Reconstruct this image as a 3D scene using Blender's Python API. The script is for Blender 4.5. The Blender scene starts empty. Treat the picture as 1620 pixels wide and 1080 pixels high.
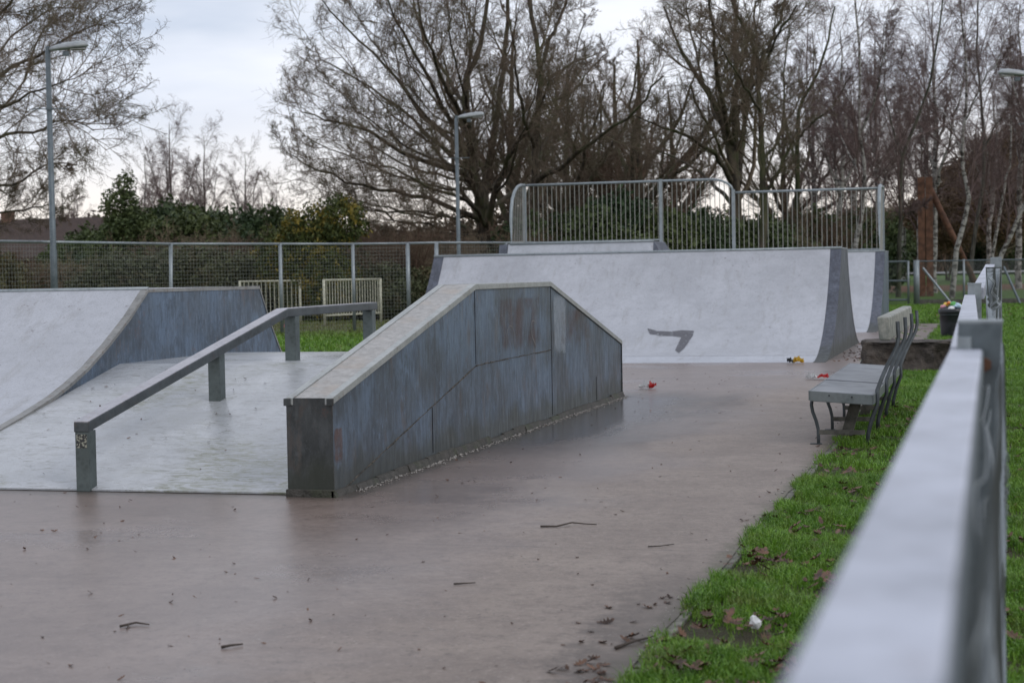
import bpy, bmesh, math, random
import numpy as np
from mathutils import Vector, Matrix
rng = np.random.default_rng(7); random.seed(7)
SC = bpy.context.scene; COL = SC.collection
rad = math.radians
# ------------------------------------------------------------------ camera
F_PX, PITCH, ROLL, YAW, EYE = 2734.05, .0379, .0181, .2711, 1.5
cam = bpy.data.cameras.new('camera'); camo = bpy.data.objects.new('camera', cam); COL.objects.link(camo)
cam.sensor_width = 36; cam.lens = F_PX/1620*36; cam.clip_start = .05; cam.clip_end = 2000
_r = Vector((math.cos(YAW), math.sin(YAW), 0)); _f = Vector((-math.sin(YAW), math.cos(YAW), 0)); _u = Vector((0, 0, 1))
_F = _f*math.cos(PITCH)-_u*math.sin(PITCH); _U = _u*math.cos(PITCH)+_f*math.sin(PITCH)
_R = _r*math.cos(ROLL)-_U*math.sin(ROLL); _V = _r*math.sin(ROLL)+_U*math.cos(ROLL)
camo.matrix_world = Matrix(((_R.x, _V.x, -_F.x, 0), (_R.y, _V.y, -_F.y, 0), (_R.z, _V.z, -_F.z, EYE), (0, 0, 0, 1)))
cam.dof.use_dof = True; cam.dof.focus_distance = 14.0; cam.dof.aperture_fstop = 4.0; cam.dof.aperture_blades = 7
SC.camera = camo
def at(px, py, Y):
    """world point on the plane y = Y seen in the photograph's column px, row py"""
    d = _F+_R*((px-810)/F_PX)+_V*((540-py)/F_PX); t = Y/d.y
    return Vector((d.x*t, Y, EYE+d.z*t))
# ------------------------------------------------------------------ view, world, sun
SC.view_settings.view_transform = 'Standard'; SC.view_settings.look = 'None'; SC.view_settings.gamma = 1
SC.view_settings.exposure = 0.13
SC.cycles.max_bounces = 6; SC.cycles.transparent_max_bounces = 6
SUN_EL, SUN_AZ = rad(38), rad(118)      # azimuth clockwise from +Y
world = bpy.data.worlds.new('World'); SC.world = world; world.use_nodes = True
wn = world.node_tree; wn.nodes.clear()
def WN(t, **k):
    n = wn.nodes.new(t)
    for a, b in k.items(): setattr(n, a, b)
    return n
tc = WN('ShaderNodeTexCoord'); sep = WN('ShaderNodeSeparateXYZ'); wn.links.new(tc.outputs['Generated'], sep.inputs[0])
sky = WN('ShaderNodeTexSky', sky_type='NISHITA', sun_disc=False, sun_elevation=SUN_EL, sun_rotation=SUN_AZ)
mp = WN('ShaderNodeMapping'); mp.inputs['Scale'].default_value = (1.6, 1.6, 7.0); mp.inputs['Rotation'].default_value = (0.10, 0.05, 0)
wn.links.new(tc.outputs['Generated'], mp.inputs[0])
nz = WN('ShaderNodeTexNoise'); nz.inputs['Scale'].default_value = 2.3; nz.inputs['Detail'].default_value = 5; nz.inputs['Roughness'].default_value = .5
wn.links.new(mp.outputs[0], nz.inputs[0])
cr = WN('ShaderNodeValToRGB'); e = cr.color_ramp.elements
e[0].position = .34; e[0].color = (.49, .55, .665, 1); e[1].position = .68; e[1].color = (.86, .87, .925, 1)
wn.links.new(nz.outputs[0], cr.inputs[0])
# warm pale band low over the horizon
hr = WN('ShaderNodeValToRGB'); e = hr.color_ramp.elements
e[0].position = .0; e[0].color = (.86, .76, .66, 1); e[1].position = .12; e[1].color = (.66, .70, .82, 1)
e2 = hr.color_ramp.elements.new(.075); e2.color = (.86, .84, .85, 1)
wn.links.new(sep.outputs[2], hr.inputs[0])
hm = WN('ShaderNodeMapRange'); hm.inputs[1].default_value = .04; hm.inputs[2].default_value = .14
wn.links.new(sep.outputs[2], hm.inputs[0])
mx = WN('ShaderNodeMix', data_type='RGBA'); wn.links.new(hm.outputs[0], mx.inputs[0]); wn.links.new(hr.outputs[0], mx.inputs[6]); wn.links.new(cr.outputs[0], mx.inputs[7])
b1 = WN('ShaderNodeBackground'); b1.inputs[1].default_value = .05; wn.links.new(sky.outputs[0], b1.inputs[0])
b2 = WN('ShaderNodeBackground'); b2.inputs[1].default_value = 1.27; wn.links.new(mx.outputs[2], b2.inputs[0])
ad = WN('ShaderNodeMixShader'); ad.inputs[0].default_value = .85; wn.links.new(b1.outputs[0], ad.inputs[1]); wn.links.new(b2.outputs[0], ad.inputs[2])
wo = WN('ShaderNodeOutputWorld'); wn.links.new(ad.outputs[0], wo.inputs[0])
sl = bpy.data.lights.new('sun', 'SUN'); sl.energy = .6; sl.angle = rad(20); sl.color = (1, .96, .9)
so = bpy.data.objects.new('sun', sl); COL.objects.link(so)
so.rotation_euler = Vector((math.sin(SUN_AZ)*math.cos(SUN_EL), math.cos(SUN_AZ)*math.cos(SUN_EL), math.sin(SUN_EL))).to_track_quat('Z', 'Y').to_euler()

# ------------------------------------------------------------------ scene-graph helpers
def tag(o, label=None, cat=None, group=None, kind=None):
    if label: o['label'] = label
    if cat: o['category'] = cat
    if group: o['group'] = group
    if kind: o['kind'] = kind
    return o
def empty(name, loc=(0, 0, 0), rz=0):
    o = bpy.data.objects.new(name, None); COL.objects.link(o); o.location = loc; o.rotation_euler = (0, 0, rz); return o
def link(name, me, mats=None, parent=None):
    o = bpy.data.objects.new(name, me); COL.objects.link(o)
    if mats:
        for m in (mats if isinstance(mats, (list, tuple)) else [mats]): me.materials.append(m)
    if parent: o.parent = parent
    return o
def copy_tree(o, parent=None):
    c = o.copy(); COL.objects.link(c)
    if parent: c.parent = parent
    for ch in [x for x in COL.objects if x.parent == o]: copy_tree(ch, c)
    return c
def np_mesh(name, V, Fq=None, Ft=None, smooth=False, mi=None):
    me = bpy.data.meshes.new(name); V = np.asarray(V, np.float32).reshape(-1, 3)
    me.vertices.add(len(V)); me.vertices.foreach_set('co', V.ravel())
    idx = []; starts = []; n = 0
    for Fa, k in ((Fq, 4), (Ft, 3)):
        if Fa is not None and len(Fa):
            Fa = np.asarray(Fa, np.int32).reshape(-1, k); idx.append(Fa.ravel()); starts.append(n+np.arange(len(Fa))*k); n += Fa.size
    idx = np.concatenate(idx); starts = np.concatenate(starts)
    me.loops.add(len(idx)); me.loops.foreach_set('vertex_index', idx.astype(np.int32))
    me.polygons.add(len(starts)); me.polygons.foreach_set('loop_start', starts.astype(np.int32))
    if mi is not None: me.polygons.foreach_set('material_index', np.asarray(mi, np.int32))
    me.update(calc_edges=True)
    me.polygons.foreach_set('use_smooth', np.full(len(starts), smooth)); me.update()
    return me
class MB:
    """collects simple solids and links them as one mesh object"""
    def __init__(s): s.v = []; s.f = []
    def add(s, vs, fs):
        b = len(s.v); s.v += [tuple(v) for v in vs]; s.f += [tuple(b+i for i in f) for f in fs]; return s
    def box(s, lo, hi):
        x0, y0, z0 = lo; x1, y1, z1 = hi
        return s.add([(x0,y0,z0),(x1,y0,z0),(x1,y1,z0),(x0,y1,z0),(x0,y0,z1),(x1,y0,z1),(x1,y1,z1),(x0,y1,z1)],
                     [(0,3,2,1),(4,5,6,7),(0,1,5,4),(1,2,6,5),(2,3,7,6),(3,0,4,7)])
    def prism(s, prof, a, b, axis=0):
        """profile of (u,w) pairs swept along axis from a to b; axis 0: (y,z), axis 1: (x,z)"""
        n = len(prof)
        P = (lambda t, u, w: (t, u, w)) if axis == 0 else (lambda t, u, w: (u, t, w))
        vs = [P(a, u, w) for u, w in prof]+[P(b, u, w) for u, w in prof]
        fs = [tuple(range(n)), tuple(range(2*n-1, n-1, -1))]+[(i, i+n, (i+1) % n+n, (i+1) % n) for i in range(n)]
        return s.add(vs, fs)
    def tube(s, pts, r, k=8, caps=True, flat=None):
        pts = [Vector(p) for p in pts]; n = len(pts)
        if not isinstance(r, (list, tuple)): r = [r]*n
        up = Vector((0, 0, 1)); t0 = (pts[-1]-pts[0]).normalized()
        if abs(t0.z) > .9: up = Vector((0, 1, 0))
        vs = []
        for i, p in enumerate(pts):
            t = (pts[min(i+1, n-1)]-pts[max(i-1, 0)]).normalized(); a = t.cross(up).normalized(); b = a.cross(t)
            for j in range(k):
                th = 2*math.pi*(j+.5)/k; ra = r[i]; rb = r[i]*(flat or 1)
                vs.append(p+a*math.cos(th)*ra+b*math.sin(th)*rb)
        fs = [(i*k+j, i*k+(j+1) % k, (i+1)*k+(j+1) % k, (i+1)*k+j) for i in range(n-1) for j in range(k)]
        if caps: fs += [tuple(range(k-1, -1, -1)), tuple(range((n-1)*k, n*k))]
        return s.add(vs, fs)
    def build(s, name, m, parent=None, bevel=0, smooth=False, seg=2):
        me = bpy.data.meshes.new(name); me.from_pydata(s.v, [], s.f)
        bm = bmesh.new(); bm.from_mesh(me); bmesh.ops.recalc_face_normals(bm, faces=bm.faces)
        if bevel:
            es = [e_ for e_ in bm.edges if len(e_.link_faces) == 2 and e_.calc_face_angle(0) > .5]
            bmesh.ops.bevel(bm, geom=es, offset=bevel, segments=seg, affect='EDGES', profile=.6, clamp_overlap=True)
        bm.to_mesh(me); bm.free()
        if smooth: me.polygons.foreach_set('use_smooth', [True]*len(me.polygons))
        return link(name, me, m, parent)
# ------------------------------------------------------------------ material helpers
class M:
    def __init__(s, name):
        s.m = bpy.data.materials.new(name); s.m.use_nodes = True; s.t = s.m.node_tree; s.n = s.t.nodes; s.l = s.t.links
        s.b = s.n['Principled BSDF']; s.tc = s.n.new('ShaderNodeTexCoord'); s.geo = s.n.new('ShaderNodeNewGeometry')
        s.P = s.geo.outputs['Position']; s.O = s.tc.outputs['Object']
    def val(s, sock, v):
        if hasattr(v, 'is_output'): s.l.new(v, sock)
        elif isinstance(v, (tuple, list)): sock.default_value = tuple(v)+((1,) if len(v) == 3 and len(sock.default_value) == 4 else ())
        else: sock.default_value = v
    def noise(s, scale, detail=4, rough=.55, vec=None, sc=(1, 1, 1), off=(0, 0, 0), dist=0, kind='ShaderNodeTexNoise'):
        mp = s.n.new('ShaderNodeMapping'); mp.inputs['Scale'].default_value = sc; mp.inputs['Location'].default_value = off
        s.l.new(vec or s.P, mp.inputs[0]); n = s.n.new(kind); s.l.new(mp.outputs[0], n.inputs['Vector']); n.inputs['Scale'].default_value = scale
        if kind == 'ShaderNodeTexNoise':
            n.inputs['Detail'].default_value = detail; n.inputs['Roughness'].default_value = rough; n.inputs['Distortion'].default_value = dist
        return n.outputs[0]
    def step(s, v, a, b, lo=0., hi=1.):
        n = s.n.new('ShaderNodeMapRange'); n.interpolation_type = 'SMOOTHSTEP'; s.val(n.inputs[0], v)
        for i, x in enumerate((a, b, lo, hi)): n.inputs[i+1].default_value = x
        return n.outputs[0]
    def mix(s, f, a, b, mode='MIX'):
        n = s.n.new('ShaderNodeMix'); n.data_type = 'RGBA'; n.blend_type = mode; s.val(n.inputs[0], f); s.val(n.inputs[6], a); s.val(n.inputs[7], b); return n.outputs[2]
    def math(s, op, a, b=0., c=None):
        n = s.n.new('ShaderNodeMath'); n.operation = op; s.val(n.inputs[0], a); s.val(n.inputs[1], b)
        if c is not None: s.val(n.inputs[2], c)
        return n.outputs[0]
    def xyz(s, v=None):
        n = s.n.new('ShaderNodeSeparateXYZ'); s.l.new(v or s.P, n.inputs[0]); return n.outputs
    def bump(s, h, strength=.3, dist=.01):
        n = s.n.new('ShaderNodeBump'); n.inputs['Strength'].default_value = strength; n.inputs['Distance'].default_value = dist
        s.l.new(h, n.inputs['Height']); s.l.new(n.outputs[0], s.b.inputs['Normal']); return n
    def done(s, color, rough=.6, metal=0., spec=.5, **k):
        s.val(s.b.inputs['Base Color'], color); s.val(s.b.inputs['Roughness'], rough); s.val(s.b.inputs['Metallic'], metal)
        s.val(s.b.inputs['Specular IOR Level'], spec)
        return s.m
def plain(name, c, rough=.6, metal=0., spec=.5, var=.25, scale=12):
    m = M(name); n = m.noise(scale, 5); c = tuple(c)
    return m.done(m.mix(m.step(n, .3, .7), tuple(x*(1-var) for x in c), tuple(min(1, x*(1+var)) for x in c)), rough, metal, spec)

# pavement: worn wet concrete
m = M('wet_concrete'); x, y, z = m.xyz()
lo = m.noise(.30, 4, .6, off=(3, 1, 0)); mid = m.noise(1.3, 6, .65); fine = m.noise(38, 5, .75); grit = m.noise(170, 3, .7); blot = m.noise(5.5, 6, .75, off=(1, 8, 0))
bx = m.math('ADD', x, m.math('MULTIPLY', m.math('SUBTRACT', lo, .5), 2.6)); bx = m.math('ADD', bx, m.math('MULTIPLY', m.math('SUBTRACT', mid, .5), .8))
dry = m.math('MULTIPLY', m.step(bx, -3.4, -2.0), m.step(y, 27., 20.))
c = m.mix(m.step(mid, .3, .7), (.160, .127, .113), (.222, .181, .162))
c = m.mix(m.math('MULTIPLY', m.step(blot, .46, .66), .55), c, (.125, .098, .088)); med = m.noise(13, 5, .8, off=(4, 4, 0)); c = m.mix(m.math('MULTIPLY', m.step(med, .50, .66), .7), c, (.105, .084, .075)); c = m.mix(m.math('MULTIPLY', m.step(med, .45, .30), .5), c, (.33, .28, .26))
c = m.mix(m.math('MULTIPLY', m.step(fine, .50, .70), .45), c, (.32, .285, .265)); c = m.mix(m.math('MULTIPLY', m.step(fine, .46, .32), .40), c, (.10, .082, .073))
c = m.mix(m.math('MULTIPLY', m.step(grit, .54, .72), .55), c, (.075, .062, .055)); c = m.mix(m.math('MULTIPLY', m.step(grit, .42, .30), .35), c, (.38, .35, .33))
c = m.mix(dry, m.mix(1., c, (1.02, .95, .91), 'MULTIPLY'), m.mix(1., c, (1.16, 1.14, 1.06), 'MULTIPLY'))
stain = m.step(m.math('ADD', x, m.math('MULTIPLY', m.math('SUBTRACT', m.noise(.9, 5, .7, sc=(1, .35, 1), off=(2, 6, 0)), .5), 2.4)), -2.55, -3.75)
damp_reflection = m.math('MULTIPLY', m.math('MULTIPLY', stain, m.step(y, 13., 15.5)), m.step(y, 22.5, 20.))
c = m.mix(m.math('MULTIPLY', damp_reflection, .85), c, (.030, .025, .024))  # damp patch beside the ledge, the ledge's dark reflection mixed into its colour
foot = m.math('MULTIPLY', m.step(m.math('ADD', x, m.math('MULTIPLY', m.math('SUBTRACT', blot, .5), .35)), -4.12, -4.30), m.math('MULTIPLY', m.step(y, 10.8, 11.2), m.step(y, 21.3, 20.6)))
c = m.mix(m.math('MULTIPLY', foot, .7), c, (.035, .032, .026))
moss = m.step(m.math('ADD', x, m.math('MULTIPLY', m.math('SUBTRACT', blot, .5), .28)), -1.46, -1.34); c = m.mix(m.math('MULTIPLY', moss, .65), c, (.075, .072, .035))
mud = m.math('MULTIPLY', m.step(m.math('ADD', m.math('ADD', x, m.math('MULTIPLY', y, .05)), m.math('MULTIPLY', m.math('SUBTRACT', blot, .5), .9)), -1.42, -1.15), m.step(y, 9.5, 7.)); c = m.mix(m.math('MULTIPLY', mud, .6), c, (.06, .047, .038))
def joint(y0_): return m.math('MULTIPLY', m.step(m.math('ABSOLUTE', m.math('ADD', m.math('SUBTRACT', y, y0_), m.math('MULTIPLY', m.math('SUBTRACT', mid, .5), .03))), .014, .006), m.step(fine, .36, .5))
jn = m.math('MAXIMUM', m.math('MAXIMUM', joint(13.0), joint(9.2)), m.math('MAXIMUM', joint(17.2), joint(21.6))); c = m.mix(m.math('MULTIPLY', jn, .4), c, (.06, .05, .045))
for sc_, th_, cc in ((5.5, .030, (.46, .44, .42)), (9., .032, (.05, .04, .036)), (3.1, .014, (.42, .40, .38))):
    v_ = m.noise(sc_, 0, kind='ShaderNodeTexVoronoi', off=(sc_, 2, 0)); c = m.mix(m.math('MULTIPLY', m.math('MULTIPLY', m.step(v_, th_, th_*.6), m.step(m.noise(2.2, 1, off=(9, sc_, 1)), .50, .56)), .75), c, cc)
for sc_, th_, cc, am_ in ((24., .20, (.060, .048, .042), .7), (31., .17, (.40, .37, .34), .55), (14., .12, (.05, .04, .035), .7)):
    v_ = m.noise(sc_, 0, kind='ShaderNodeTexVoronoi', off=(sc_, 5, 0)); c = m.mix(m.math('MULTIPLY', m.math('MULTIPLY', m.step(v_, th_, th_*.6), m.step(m.noise(3.7, 3, off=(sc_, 1, 1)), .45, .60)), am_), c, cc)
pud = m.step(m.noise(.42, 5, .62, off=(5.3, 2.1, 0)), .50, .62)
wet = m.math('MULTIPLY', m.math('SUBTRACT', 1., dry), m.math('MAXIMUM', m.math('ADD', m.math('MULTIPLY', pud, .25), .62), damp_reflection))
ro = m.math('ADD', m.math('SUBTRACT', .60, m.math('MULTIPLY', wet, .46)), m.math('MULTIPLY', m.math('SUBTRACT', fine, .5), .10)); ro = m.math('SUBTRACT', ro, m.math('MULTIPLY', damp_reflection, -.05))
h = m.math('ADD', m.math('MULTIPLY', fine, .6), m.math('MULTIPLY', grit, .3)); h = m.math('MULTIPLY', h, m.math('SUBTRACT', 1.0, m.math('MULTIPLY', wet, .80)))
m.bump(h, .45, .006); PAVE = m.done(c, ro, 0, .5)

def riding(name, ca, cb, rough=.42, streak=True):
    m = M(name); x, y, z = m.xyz()
    a = m.noise(.9, 6, .7); b = m.noise(7, 7, .75); pit = m.noise(26, 6, .8); pit2 = m.noise(11, 6, .8, off=(5, 5, 5)); sp = m.noise(75, 3, .7); run = m.noise(6, 6, .7, sc=(1, .22, .22))
    c = m.mix(m.step(a, .3, .7), ca, cb); c = m.mix(m.math('MULTIPLY', m.step(b, .44, .68), .30), c, tuple(v*.66 for v in ca)); c = m.mix(m.math('MULTIPLY', m.step(run, .52, .70), .35), c, (.235, .225, .21))
    c = m.mix(m.math('MULTIPLY', m.step(sp, .52, .68), .40), c, tuple(v*.5 for v in ca)); c = m.mix(m.math('MULTIPLY', m.step(sp, .42, .30), .3), c, tuple(min(1, v*1.35) for v in cb))
    c = m.mix(m.math('MULTIPLY', m.step(pit, .60, .66), .65), c, (.13, .115, .10)); c = m.mix(m.math('MULTIPLY', m.math('MULTIPLY', m.step(pit2, .62, .66), m.step(a, .42, .55)), .7), c, (.12, .10, .09))
    if streak: c = m.mix(m.math('MULTIPLY', m.step(m.noise(7, 6, .75, sc=(1, 6, 1), dist=1.), .58, .68), .4), c, (.17, .17, .15))
    for sc_, th_ in ((3.1, .030), (7., .030)):
        v = m.noise(sc_, 0, kind='ShaderNodeTexVoronoi', off=(2, sc_, 1)); c = m.mix(m.math('MULTIPLY', m.step(v, th_, th_*.6), m.step(a, .44, .5)), c, (.055, .045, .04))
    m.bump(m.math('ADD', m.math('MULTIPLY', b, .5), m.math('MULTIPLY', sp, .35)), .25, .008)
    return m.done(c, m.step(a, .3, .7, rough-.06, rough+.14), 0., .5)
RIDE = riding('ramp_surface_paint', (.355, .365, .395), (.445, .457, .495), streak=False)
m = M('funbox_surface'); x, y, z = m.xyz()
a = m.noise(.9, 6, .65); b = m.noise(9, 5, .6); mp_ = m.n.new('ShaderNodeMapping'); mp_.inputs['Rotation'].default_value = (0, 0, .35); mp_.inputs['Scale'].default_value = (1, 3.5, 1); m.l.new(m.P, mp_.inputs[0])
wav = m.noise(5.5, 7, .68, vec=mp_.outputs[0], dist=1.6); algae = m.math('MULTIPLY', m.step(m.noise(.55, 4, .6, off=(4.2, .7, 0)), .47, .62), m.step(wav, .40, .62))
c = m.mix(m.step(a, .3, .7), (.34, .352, .368), (.455, .468, .488)); c = m.mix(m.math('MULTIPLY', m.step(b, .46, .70), .4), c, (.26, .26, .255)); c = m.mix(m.math('MULTIPLY', m.step(wav, .55, .64), .62), c, (.17, .17, .15)); run = m.noise(3.5, 6, .75, vec=mp_.outputs[0], off=(0, 9, 0)); c = m.mix(m.math('MULTIPLY', m.step(run, .52, .66), .35), c, (.24, .24, .225)); c = m.mix(m.math('MULTIPLY', m.step(m.noise(80, 3, .7), .52, .68), .35), c, (.2, .195, .18))
c = m.mix(m.math('MULTIPLY', algae, .75), c, (.17, .175, .10))
# the quarter's foot: green brown dirt where it lies on the bank
c = m.mix(m.math('MULTIPLY', m.step(m.noise(26, 3, .7), .70, .76), .8), c, (.08, .07, .05))
m.bump(m.math('ADD', wav, m.math('MULTIPLY', b, .4)), .3, .012)
FUN = m.done(c, m.step(m.noise(.8, 4), .35, .65, .17, .42), 0, .5)

def steel(name, dark, blue, rust=.4, rough=.42, sc=1.):
    m = M(name); x, y, z = m.xyz()
    st = m.noise(16*sc, 7, .75, sc=(1, 1, .16), dist=.5); big = m.noise(1.3, 5, .65); sp = m.noise(30, 4, .7); bl = m.noise(3.3, 5, .7, off=(4, 4, 4))
    c = m.mix(m.step(big, .35, .65), dark, blue); c = m.mix(m.math('MULTIPLY', m.step(st, .46, .66), .32), c, tuple(v*.6 for v in dark)); c = m.mix(m.math('MULTIPLY', m.step(m.noise(55, 4, .8), .5, .7), .30), c, tuple(v*.5 for v in dark)); c = m.mix(m.math('MULTIPLY', m.step(m.noise(5, 6, .75, off=(8, 2, 5)), .5, .66), .5), c, tuple(v*.62 for v in blue))
    c = m.mix(m.math('MULTIPLY', m.step(st, .50, .30), .35), c, tuple(min(1, v*1.5) for v in blue))
    c = m.mix(m.math('MULTIPLY', m.math('MULTIPLY', m.step(bl, .58, .72), m.step(sp, .4, .6)), rust), c, (.17, .075, .045))
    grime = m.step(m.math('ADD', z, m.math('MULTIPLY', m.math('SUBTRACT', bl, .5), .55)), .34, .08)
    c = m.mix(m.math('MULTIPLY', m.step(m.noise(2.4, 6, .75, sc=(1, 1, .5), off=(1, 3, 8)), .50, .64), .5), c, tuple(v*.5 for v in dark)); c = m.mix(m.math('MULTIPLY', m.step(m.noise(11, 6, .8, sc=(1, 1, .45), off=(2, 3, 1)), .50, .62), .55), c, tuple(v*.55 for v in dark)); c = m.mix(m.math('MULTIPLY', m.step(m.noise(17, 6, .8, sc=(1, 1, .5), off=(5, 3, 1)), .55, .66), .5), c, tuple(min(1, v*1.45) for v in blue)); c = m.mix(m.math('MULTIPLY', m.step(m.noise(4, 7, .8, sc=(1, 1, .6), off=(7, 3, 1)), .58, .66), .35), c, tuple(min(1, v*1.7) for v in blue)); c = m.mix(m.math('MULTIPLY', m.step(m.noise(6, 5, .7, sc=(1, 1, .3), off=(3, 0, 2)), .57, .66), .35*min(1, rust*2)), c, (.13, .085, .06))
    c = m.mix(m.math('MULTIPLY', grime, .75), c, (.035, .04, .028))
    m.bump(m.math('ADD', m.math('MULTIPLY', st, .5), m.math('MULTIPLY', sp, .6)), .16, .006)
    return m.done(c, m.step(st, .3, .7, rough-.08, rough+.16), .25, .5)
SIDE = steel('weathered_blue_steel', (.070, .088, .110), (.120, .172, .245), rust=.45, rough=.38)
DARKSIDE = steel('dark_grey_steel', (.040, .045, .045), (.068, .075, .078), rust=.35)
BAND = steel('ramp_edge_steel', (.078, .085, .108), (.115, .128, .162), rust=.1, rough=.5)
def galv(name, a, b, rough=.42, metal=.45, rust=0.):
    m = M(name); v = m.noise(26, 2, .5, kind='ShaderNodeTexVoronoi'); n = m.noise(5, 5, .6); n2 = m.noise(18, 4, .6)
    c = m.mix(m.step(n, .3, .7), a, b); c = m.mix(m.math('MULTIPLY', m.step(m.noise(38, 5, .8), .55, .68), .4), c, tuple(x*.45 for x in a)); c = m.mix(m.math('MULTIPLY', m.step(v, .2, .6), .3), c, tuple(x*1.25 for x in b))
    if rust: c = m.mix(m.math('MULTIPLY', m.step(n2, .55, .72), rust), c, (.16, .085, .05))
    m.bump(n2, .08, .004); return m.done(c, rough, metal, .5)
GALV = galv('galvanised_steel', (.19, .215, .225), (.28, .31, .325)); GALVD = galv('dull_galvanised_steel', (.085, .105, .115), (.14, .165, .18), .5)
EDGE = galv('worn_angle_edging', (.24, .255, .245), (.35, .365, .355), .42, .3, .35)
RAILM = galv('dark_rail_steel', (.045, .052, .054), (.085, .098, .104), .45, .3, .2); POSTM = galv('damp_post_steel', (.065, .080, .076), (.115, .14, .138), .45, .3)
DIRTY = galv('dirty_edge_steel', (.15, .15, .145), (.25, .25, .24), .5, .2, .5)
GALVR = galv('pale_rail_steel', (.29, .305, .35), (.48, .50, .57), .45, .2, .12); CREAM = plain('cream_paint', (.50, .49, .38), .55)
m = M('mottled_ledge_top'); n = m.noise(16, 6, .75); n2 = m.noise(3, 4); c = m.mix(m.step(n, .3, .7), (.24, .23, .215), (.40, .385, .37)); c = m.mix(m.math('MULTIPLY', m.step(n2, .5, .66), .5), c, (.33, .27, .215))
m.bump(n, .5, .01); LTOP = m.done(c, .5, 0, .5)
m = M('rough_base_concrete'); n = m.noise(9, 6, .7); n2 = m.noise(45, 3, .7); c = m.mix(m.step(n, .3, .7), (.030, .028, .022), (.075, .068, .058)); c = m.mix(m.math('MULTIPLY', m.step(m.noise(4, 4), .5, .7), .6), c, (.05, .065, .025)); m.bump(m.math('ADD', n, n2), .8, .02); BASEC = m.done(c, .7)
BLACK = plain('black_plastic', (.018, .02, .024), .35); RUSTY = plain('rusty_red_steel', (.125, .058, .034), .8, var=.45, scale=4); DKWOOD = plain('dark_weathered_wood', (.10, .095, .08), .8, var=.4)
BENCHSEAT = plain('grey_recycled_board', (.19, .20, .215), .5, var=.25, scale=5); STRAP = plain('dark_iron_strap', (.065, .075, .08), .5, .3); SEATEDGE = galv('seat_edge_steel', (.13, .15, .15), (.19, .21, .215), .45, .3)
m = M('lichen_backrest'); n = m.noise(7, 5, .7); c = m.mix(m.step(n, .35, .65), (.17, .18, .16), (.36, .355, .31)); m.bump(n, .3, .01); BACKR = m.done(c, .6)
m = M('rough_stone'); x, y, z = m.xyz(); n = m.noise(3.2, 6, .72, dist=.6); n2 = m.noise(14, 5, .7); c = m.mix(m.step(n, .35, .62), (.022, .018, .015), (.085, .068, .056)); c = m.mix(m.math('MULTIPLY', m.step(n2, .56, .68), .5), c, (.12, .11, .095)); m.bump(m.math('ADD', n, n2), 1., .05); STONE = m.done(c, .75)
def barkmat(name, a, b, moss=None, k=6):
    m = M(name); n = m.noise(k, 5, .7, sc=(1, 1, .25)); n2 = m.noise(.9, 3); c = m.mix(m.step(n, .35, .65), a, b)
    if moss: c = m.mix(m.math('MULTIPLY', m.step(n2, .48, .62), .6), c, moss)
    return m.done(c, .85, 0, .2)
BARK = barkmat('oak_bark', (.030, .025, .020), (.105, .085, .062), (.062, .072, .030)); TWIG = barkmat('oak_twigs', (.092, .070, .052), (.165, .125, .092), (.10, .10, .055)); BTWIG = barkmat('birch_twigs', (.105, .073, .070), (.175, .125, .115))
BROWNT = barkmat('brown_thicket_twigs', (.095, .064, .045), (.16, .108, .078)); PALETW = barkmat('pale_bramble', (.15, .12, .08), (.25, .20, .14))
m = M('birch_bark'); n = m.noise(3.2, 5, .75, sc=(1, 1, 1.6)); n2 = m.noise(12, 3, .6, sc=(.4, .4, 2)); c = m.mix(m.step(n, .46, .58), (.34, .325, .30), (.05, .042, .036)); c = m.mix(m.math('MULTIPLY', m.step(n2, .6, .68), .7), c, (.06, .05, .045)); BIRCH = m.done(c, .7, 0, .3)
def vary(m, c, lo, hi):
    oi = m.n.new('ShaderNodeObjectInfo'); r_ = oi.outputs['Random']; return m.mix(1., c, m.mix(r_, lo, hi), 'MULTIPLY')
def leafmat(name, a, b, c3=None, amt=0., k=1.3):
    m = M(name); n = m.noise(k, 3, .6); n2 = m.noise(k*9, 2, .6); c = m.mix(m.step(n, .35, .65), a, b); c = m.mix(m.math('MULTIPLY', m.step(n2, .45, .65), .5), c, tuple(v*1.7 for v in b))
    if c3: c = m.mix(m.math('MULTIPLY', m.step(m.noise(k*1.7, 4, .7, off=(3, 3, 3)), .50, .60), amt), c, c3)
    if not c3 or 'hedge' in name: c = vary(m, c, (.70, .80, .75), (1.75, 1.35, 1.05))
    return m.done(c, .6, 0, .3)
EVERG = leafmat('evergreen_leaves', (.022, .040, .016), (.048, .076, .030)); HEDGE = leafmat('dull_hedge_leaves', (.036, .046, .024), (.070, .085, .046), (.085, .065, .042), .6); GORSE = leafmat('gorse', (.03, .045, .012), (.06, .075, .018), (.23, .17, .025), .85, 1.1)
CONIF = leafmat('conifer_needles', (.026, .050, .022), (.062, .095, .040)); PINE = leafmat('reddish_pine_needles', (.060, .048, .032), (.105, .082, .055))
m = M('grass_blades'); n = m.noise(1.4, 4, .6); n2 = m.noise(9, 3, .6); c = m.mix(m.step(n, .3, .7), (.070, .180, .012), (.160, .320, .028)); c = m.mix(m.math('MULTIPLY', m.step(n2, .5, .7), .6), c, (.20, .28, .045)); c = m.mix(m.math('MULTIPLY', m.step(m.noise(2.6, 5, .75, off=(7, 1, 0)), .53, .66), .65), c, (.17, .15, .05))
c = m.mix(m.step(m.noise(48, 2, .6), .46, .62, 0, .6), c, (.035, .090, .010)); c = m.mix(m.step(m.noise(70, 2, .6, off=(3, 1, 2)), .56, .68, 0, .6), c, (.36, .52, .09))
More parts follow.
